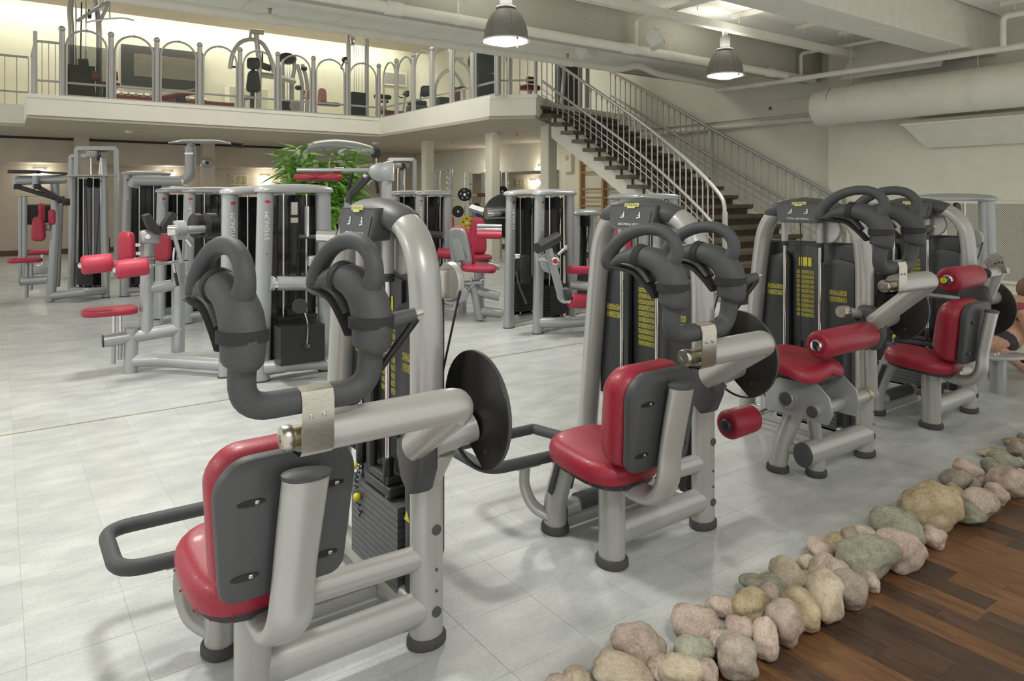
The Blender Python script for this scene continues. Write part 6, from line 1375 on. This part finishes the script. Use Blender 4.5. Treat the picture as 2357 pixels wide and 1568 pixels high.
pad(t, 'backrest', black, o + V((.3, 0, .82)), .36, .3, .1, face=(-.5, -.8, 0)); pad(t, 'seat', black, o + V((0, 0, .5)), .45, .4, .1, face=(0, 0, 1), up=(0, 1, 0)); m = MB(); m.box(o + V((0, 0, .24)), (.5, .4, .46), bev=.1); m.build('base_shell', dark, t); TB(t, 'hoop_grip', black, [o + V((.05, -.1, .55)), o + V((.05, -.1, .78)), o + V((.35, -.1, .78)), o + V((.35, -.1, .5))], .02, raw=True)
t, o = gd('gallery_arch_machine', 'machine with double silver arches and maroon pads behind the railing', 1035, 18.8)
TB(t, 'arch', silver, [o + V((-.45, 0, 0)), o + V((-.45, 0, 1.1)), o + V((0, 0, 1.55)), o + V((.45, 0, 1.1)), o + V((.45, 0, 0))], .045, raw=True, rad=.45); TB(t, 'swing_arm', silver, [o + V((.1, -.2, 1.75)), o + V((.5, -.2, 1.5)), o + V((.55, -.2, .9))], .04, raw=True, rad=.2); pad(t, 'backrest', brownpad, o + V((.1, -.1, .75)), .3, .5, .1, face=(-.5, -.8, 0)); pad(t, 'seat', brownpad, o + V((.1, -.25, .45)), .4, .35, .09, face=(0, 0, 1), up=(0, 1, 0)); m = MB(); m.box(o + V((-.2, 0, .35)), (.3, .25, .7)); m.build('weight_stack', black, t, flat=True); TB(t, 'cross_bar', silver, [o + V((-.1, -.2, 1.75)), o + V((.3, -.2, 1.75))], .03, raw=True)
TB(t, 'arm_link', silver, [o + V((0, 0, 1.5)), o + V((.1, -.2, 1.75))], .03, raw=True)
t, o = gd('gallery_hood_machine', 'machine with black hood between two silver hoops by the stair head', 1130, 14.6)
for s in (-.25, .25): TB(t, 'hoop', silver, [o + V((s - .2, 0, 0)), o + V((s - .2, 0, 1.1)), o + V((s, 0, 1.35)), o + V((s + .2, 0, 1.0)), o + V((s + .2, 0, 0))], .05, raw=True, rad=.25)
m = MB(); m.prism(ell(0, 0, .32, .24, 22), o + V((-.15, .05, .85)), (1, 0, 0), UZ, .3, .05); m.build('hood', black, t); m = MB(); m.box(o + V((-.1, .05, .3)), (.5, .3, .6)); m.build('weight_stack', black, t, flat=True)
t, o = gd('gallery_pad_machine', 'machine with maroon side pad and maroon seat at the head of the stairs', 1215, 14.2)
TB(t, 'arm_pad', brownpad, [o + V((-.28, 0, .92)), o + V((.12, 0, .97))], .085, raw=True, n=14); TB(t, 'pad_arm', chrome, [o + V((-.45, 0, .9)), o + V((-.25, 0, .92))], .03, raw=True); pad(t, 'seat', brownpad, o + V((.05, 0, .28)), .4, .3, .1, face=(0, 0, 1), up=(0, 1, 0)); pad(t, 'small_pad', brownpad, o + V((.1, 0, .45)), .25, .14, .1, face=(0, -1, .3)); TB(t, 'post', silver, [o + V((-.45, 0, 0)), o + V((-.45, 0, .95))], .05, raw=True); TB(t, 'base_rail', silver, [o + V((-.45, 0, .05)), o + V((.5, 0, .05))], .05, raw=True); rod(t, 'seat_stem', silver, o + V((.05, 0, .05)), o + V((.05, 0, .25)), .05)
t, o = gd('gallery_black_tower', 'grey framed machine with hanging maroon pad beside the stair head', 1290, 14.8)
m = MB(); m.box(o + V((.25, .1, .85)), (.5, .2, 1.7), bev=.03); m.build('weight_cover', plast, t); pad(t, 'hanging_pad', brownpad, o + V((-.2, 0, 1.05)), .16, .36, .14, face=(0, -1, 0)); TB(t, 'pad_arm', silver, [o + V((-.2, 0, 1.2)), o + V((-.15, 0, 1.45)), o + V((.1, 0, 1.45))], .035, raw=True); TB(t, 'stay', silver, [o + V((-.05, -.1, 0)), o + V((.1, -.1, 1.5))], .04, raw=True)
for x in (.55, .75): TB(t, 'post', silver, [o + V((x, 0, 0)), o + V((x, 0, 1.6))], .045, raw=True)
TB(t, 'head_rail', silver, [o + V((0, 0, 1.58)), o + V((.75, 0, 1.58))], .035, raw=True)
t = thing('picture_frame', 'pale framed picture on the gallery wall by the stairs', 'picture', atY(912, 180, 21.95)); a, b = atY(882, 162, 21.95), atY(936, 200, 21.95); m = MB(); m.box(((a.x + b.x) / 2, 21.96, (a.z + b.z) / 2), (b.x - a.x, .04, a.z - b.z)); m.build('frame', wallm, t, flat=True); m = MB(); m.box(((a.x + b.x) / 2, 21.935, (a.z + b.z) / 2), (b.x - a.x - .12, .01, a.z - b.z - .12)); m.build('picture_sheet', silver, t, flat=True)

# ------------------------------------------------------------------ person bending low beside the chest press tower
def skin_body(name, mt, par, joints, edges, root):
    me = bpy.data.meshes.new(name); base = par.location; me.from_pydata([V(p) - base for p, r in joints], edges, [])
    o = bpy.data.objects.new(name, me); C.objects.link(o); o.parent = par; me.materials.append(mt)
    sk = o.modifiers.new('skin', 'SKIN'); me.skin_vertices.new() if not me.skin_vertices else None
    for k, (p, r) in enumerate(joints):
        sv = me.skin_vertices[0].data[k]; sv.radius = r if isinstance(r, tuple) else (r, r); sv.use_root = (k == root)
    sk.use_smooth_shade = True; sb = o.modifiers.new('subdivision', 'SUBSURF'); sb.levels = 2; sb.render_levels = 2
    return o
skinm = vary(mat('skin', (.55, .32, .21), .5), 30, (.50, .28, .18), (.60, .36, .245), 3)
topm = vary(mat('rose_purple_top', (.33, .06, .09), .7), 5, (.20, .05, .14), (.42, .07, .07), 2); hairm = vary(mat('brown_hair', (.16, .09, .045), .6), 60, (.12, .065, .03), (.22, .13, .07), 4, stretch=(8, 8, 1)); shortm = vary(mat('dark_shorts', (.03, .03, .035), .7), 20, (.025, .025, .03), (.04, .04, .045), 2)
D = 5.95; A = lambda x, y, k=0.0: at(x - 3, y, D + k)
pb = A(2325, 453 + 2457 / D); t = thing('person', 'person in rose and purple top bending low with bare legs beside the weight tower', 'person', pb)
hip = A(2318, 768); chest = A(2352, 712); neck = A(2368, 690); head = A(2382, 676)
J = [(hip, .12), (hip.lerp(chest, .5), .115), (chest, .125), (neck, .055), (head.lerp(neck, .3), .085), (head, .098), (head + (head - neck) * .45, .07)]
E_ = [(0, 1), (1, 2), (2, 3), (3, 4), (4, 5), (5, 6)]
def chain(start, pts):
    i = start
    for p, r in pts: J.append((p, r)); E_.append((i, len(J) - 1)); i = len(J) - 1
    return i
fl_y = 453 + 2457 / D
for k, dy in ((-.14, 0), (.16, -4)):                           # legs folded then stretched along the floor
    chain(0, [(A(2312, 785, k), .10), (A(2288, 800, k), .082), (A(2300, 802, k), .072), (A(2335, 822, k), .056), (A(2368, fl_y - 12, k), .038), (A(2385, fl_y - 8, k), .035), (A(2398, fl_y - 6, k), .03)])
hands = []
for k in (-.2, .22):
    i = chain(2, [(A(2350, 700, k * .8), .062), (A(2366, 742, k), .045), (A(2378, 772, k), .038), (A(2392, 800, k), .028)]); w_ = A(2396, 808, k); i = chain(i, [(w_, .03)]); hands.append((i, w_))
for i, w_ in hands:
    for f in range(4): chain(i, [(w_ + V((.012 * (f - 1.5), .01, -.03)), .009), (w_ + V((.014 * (f - 1.5), .012, -.055 + .006 * abs(f - 1.5))), .008), (w_ + V((.014 * (f - 1.5), .0, -.075 + .008 * abs(f - 1.5))), .007)])
    chain(i, [(w_ + V((.035, .0, -.015)), .01), (w_ + V((.045, -.01, -.04)), .008)])
skin_body('body', skinm, t, J, E_, 0)
skin_body('top_garment', topm, t, [(hip.lerp(chest, .1), .132), (hip.lerp(chest, .55), .135), (chest, .146), (chest.lerp(neck, .6), .075), (A(2350, 701, -.15), .075), (A(2358, 722, -.2), .06), (A(2350, 701, .17), .075), (A(2358, 722, .22), .06)], [(0, 1), (1, 2), (2, 3), (2, 4), (4, 5), (2, 6), (6, 7)], 0)
skin_body('shorts', shortm, t, [(hip, .13), (A(2312, 785, -.13), .11), (A(2298, 794, -.14), .098), (A(2312, 785, .15), .11), (A(2298, 794, .16), .098)], [(0, 1), (1, 2), (0, 3), (3, 4)], 0)
fz = V((R2.x, R2.y, -.55)).normalized(); sd = fz.cross(UZ).normalized(); up_ = sd.cross(fz).normalized(); up_ = up_ if up_.z > 0 else -up_
m = MB(); m.ball(head - fz * .03 + up_ * .025, .112, 18); m.build('hair', hairm, t)
for s_ in (-1, 1):
    m = MB(); m.ball(head + fz * .072 + sd * .03 * s_ + up_ * .005, .012, 8); m.build('eye', black, t)
    m = MB(); m.ball(head + sd * .088 * s_ - up_ * .02 + fz * .02, .022, 8); m.build('ear', skinm, t)
m = MB(); m.tube([head + fz * .07 + up_ * .01, head + fz * .095 - up_ * .022], [.008, .016], 8); m.build('nose', skinm, t)
m = MB(); m.bar(head + fz * .066 - up_ * .045 - sd * .02, head + fz * .066 - up_ * .045 + sd * .02, .012, .01, bev=.004); m.build('mouth', red2, t)
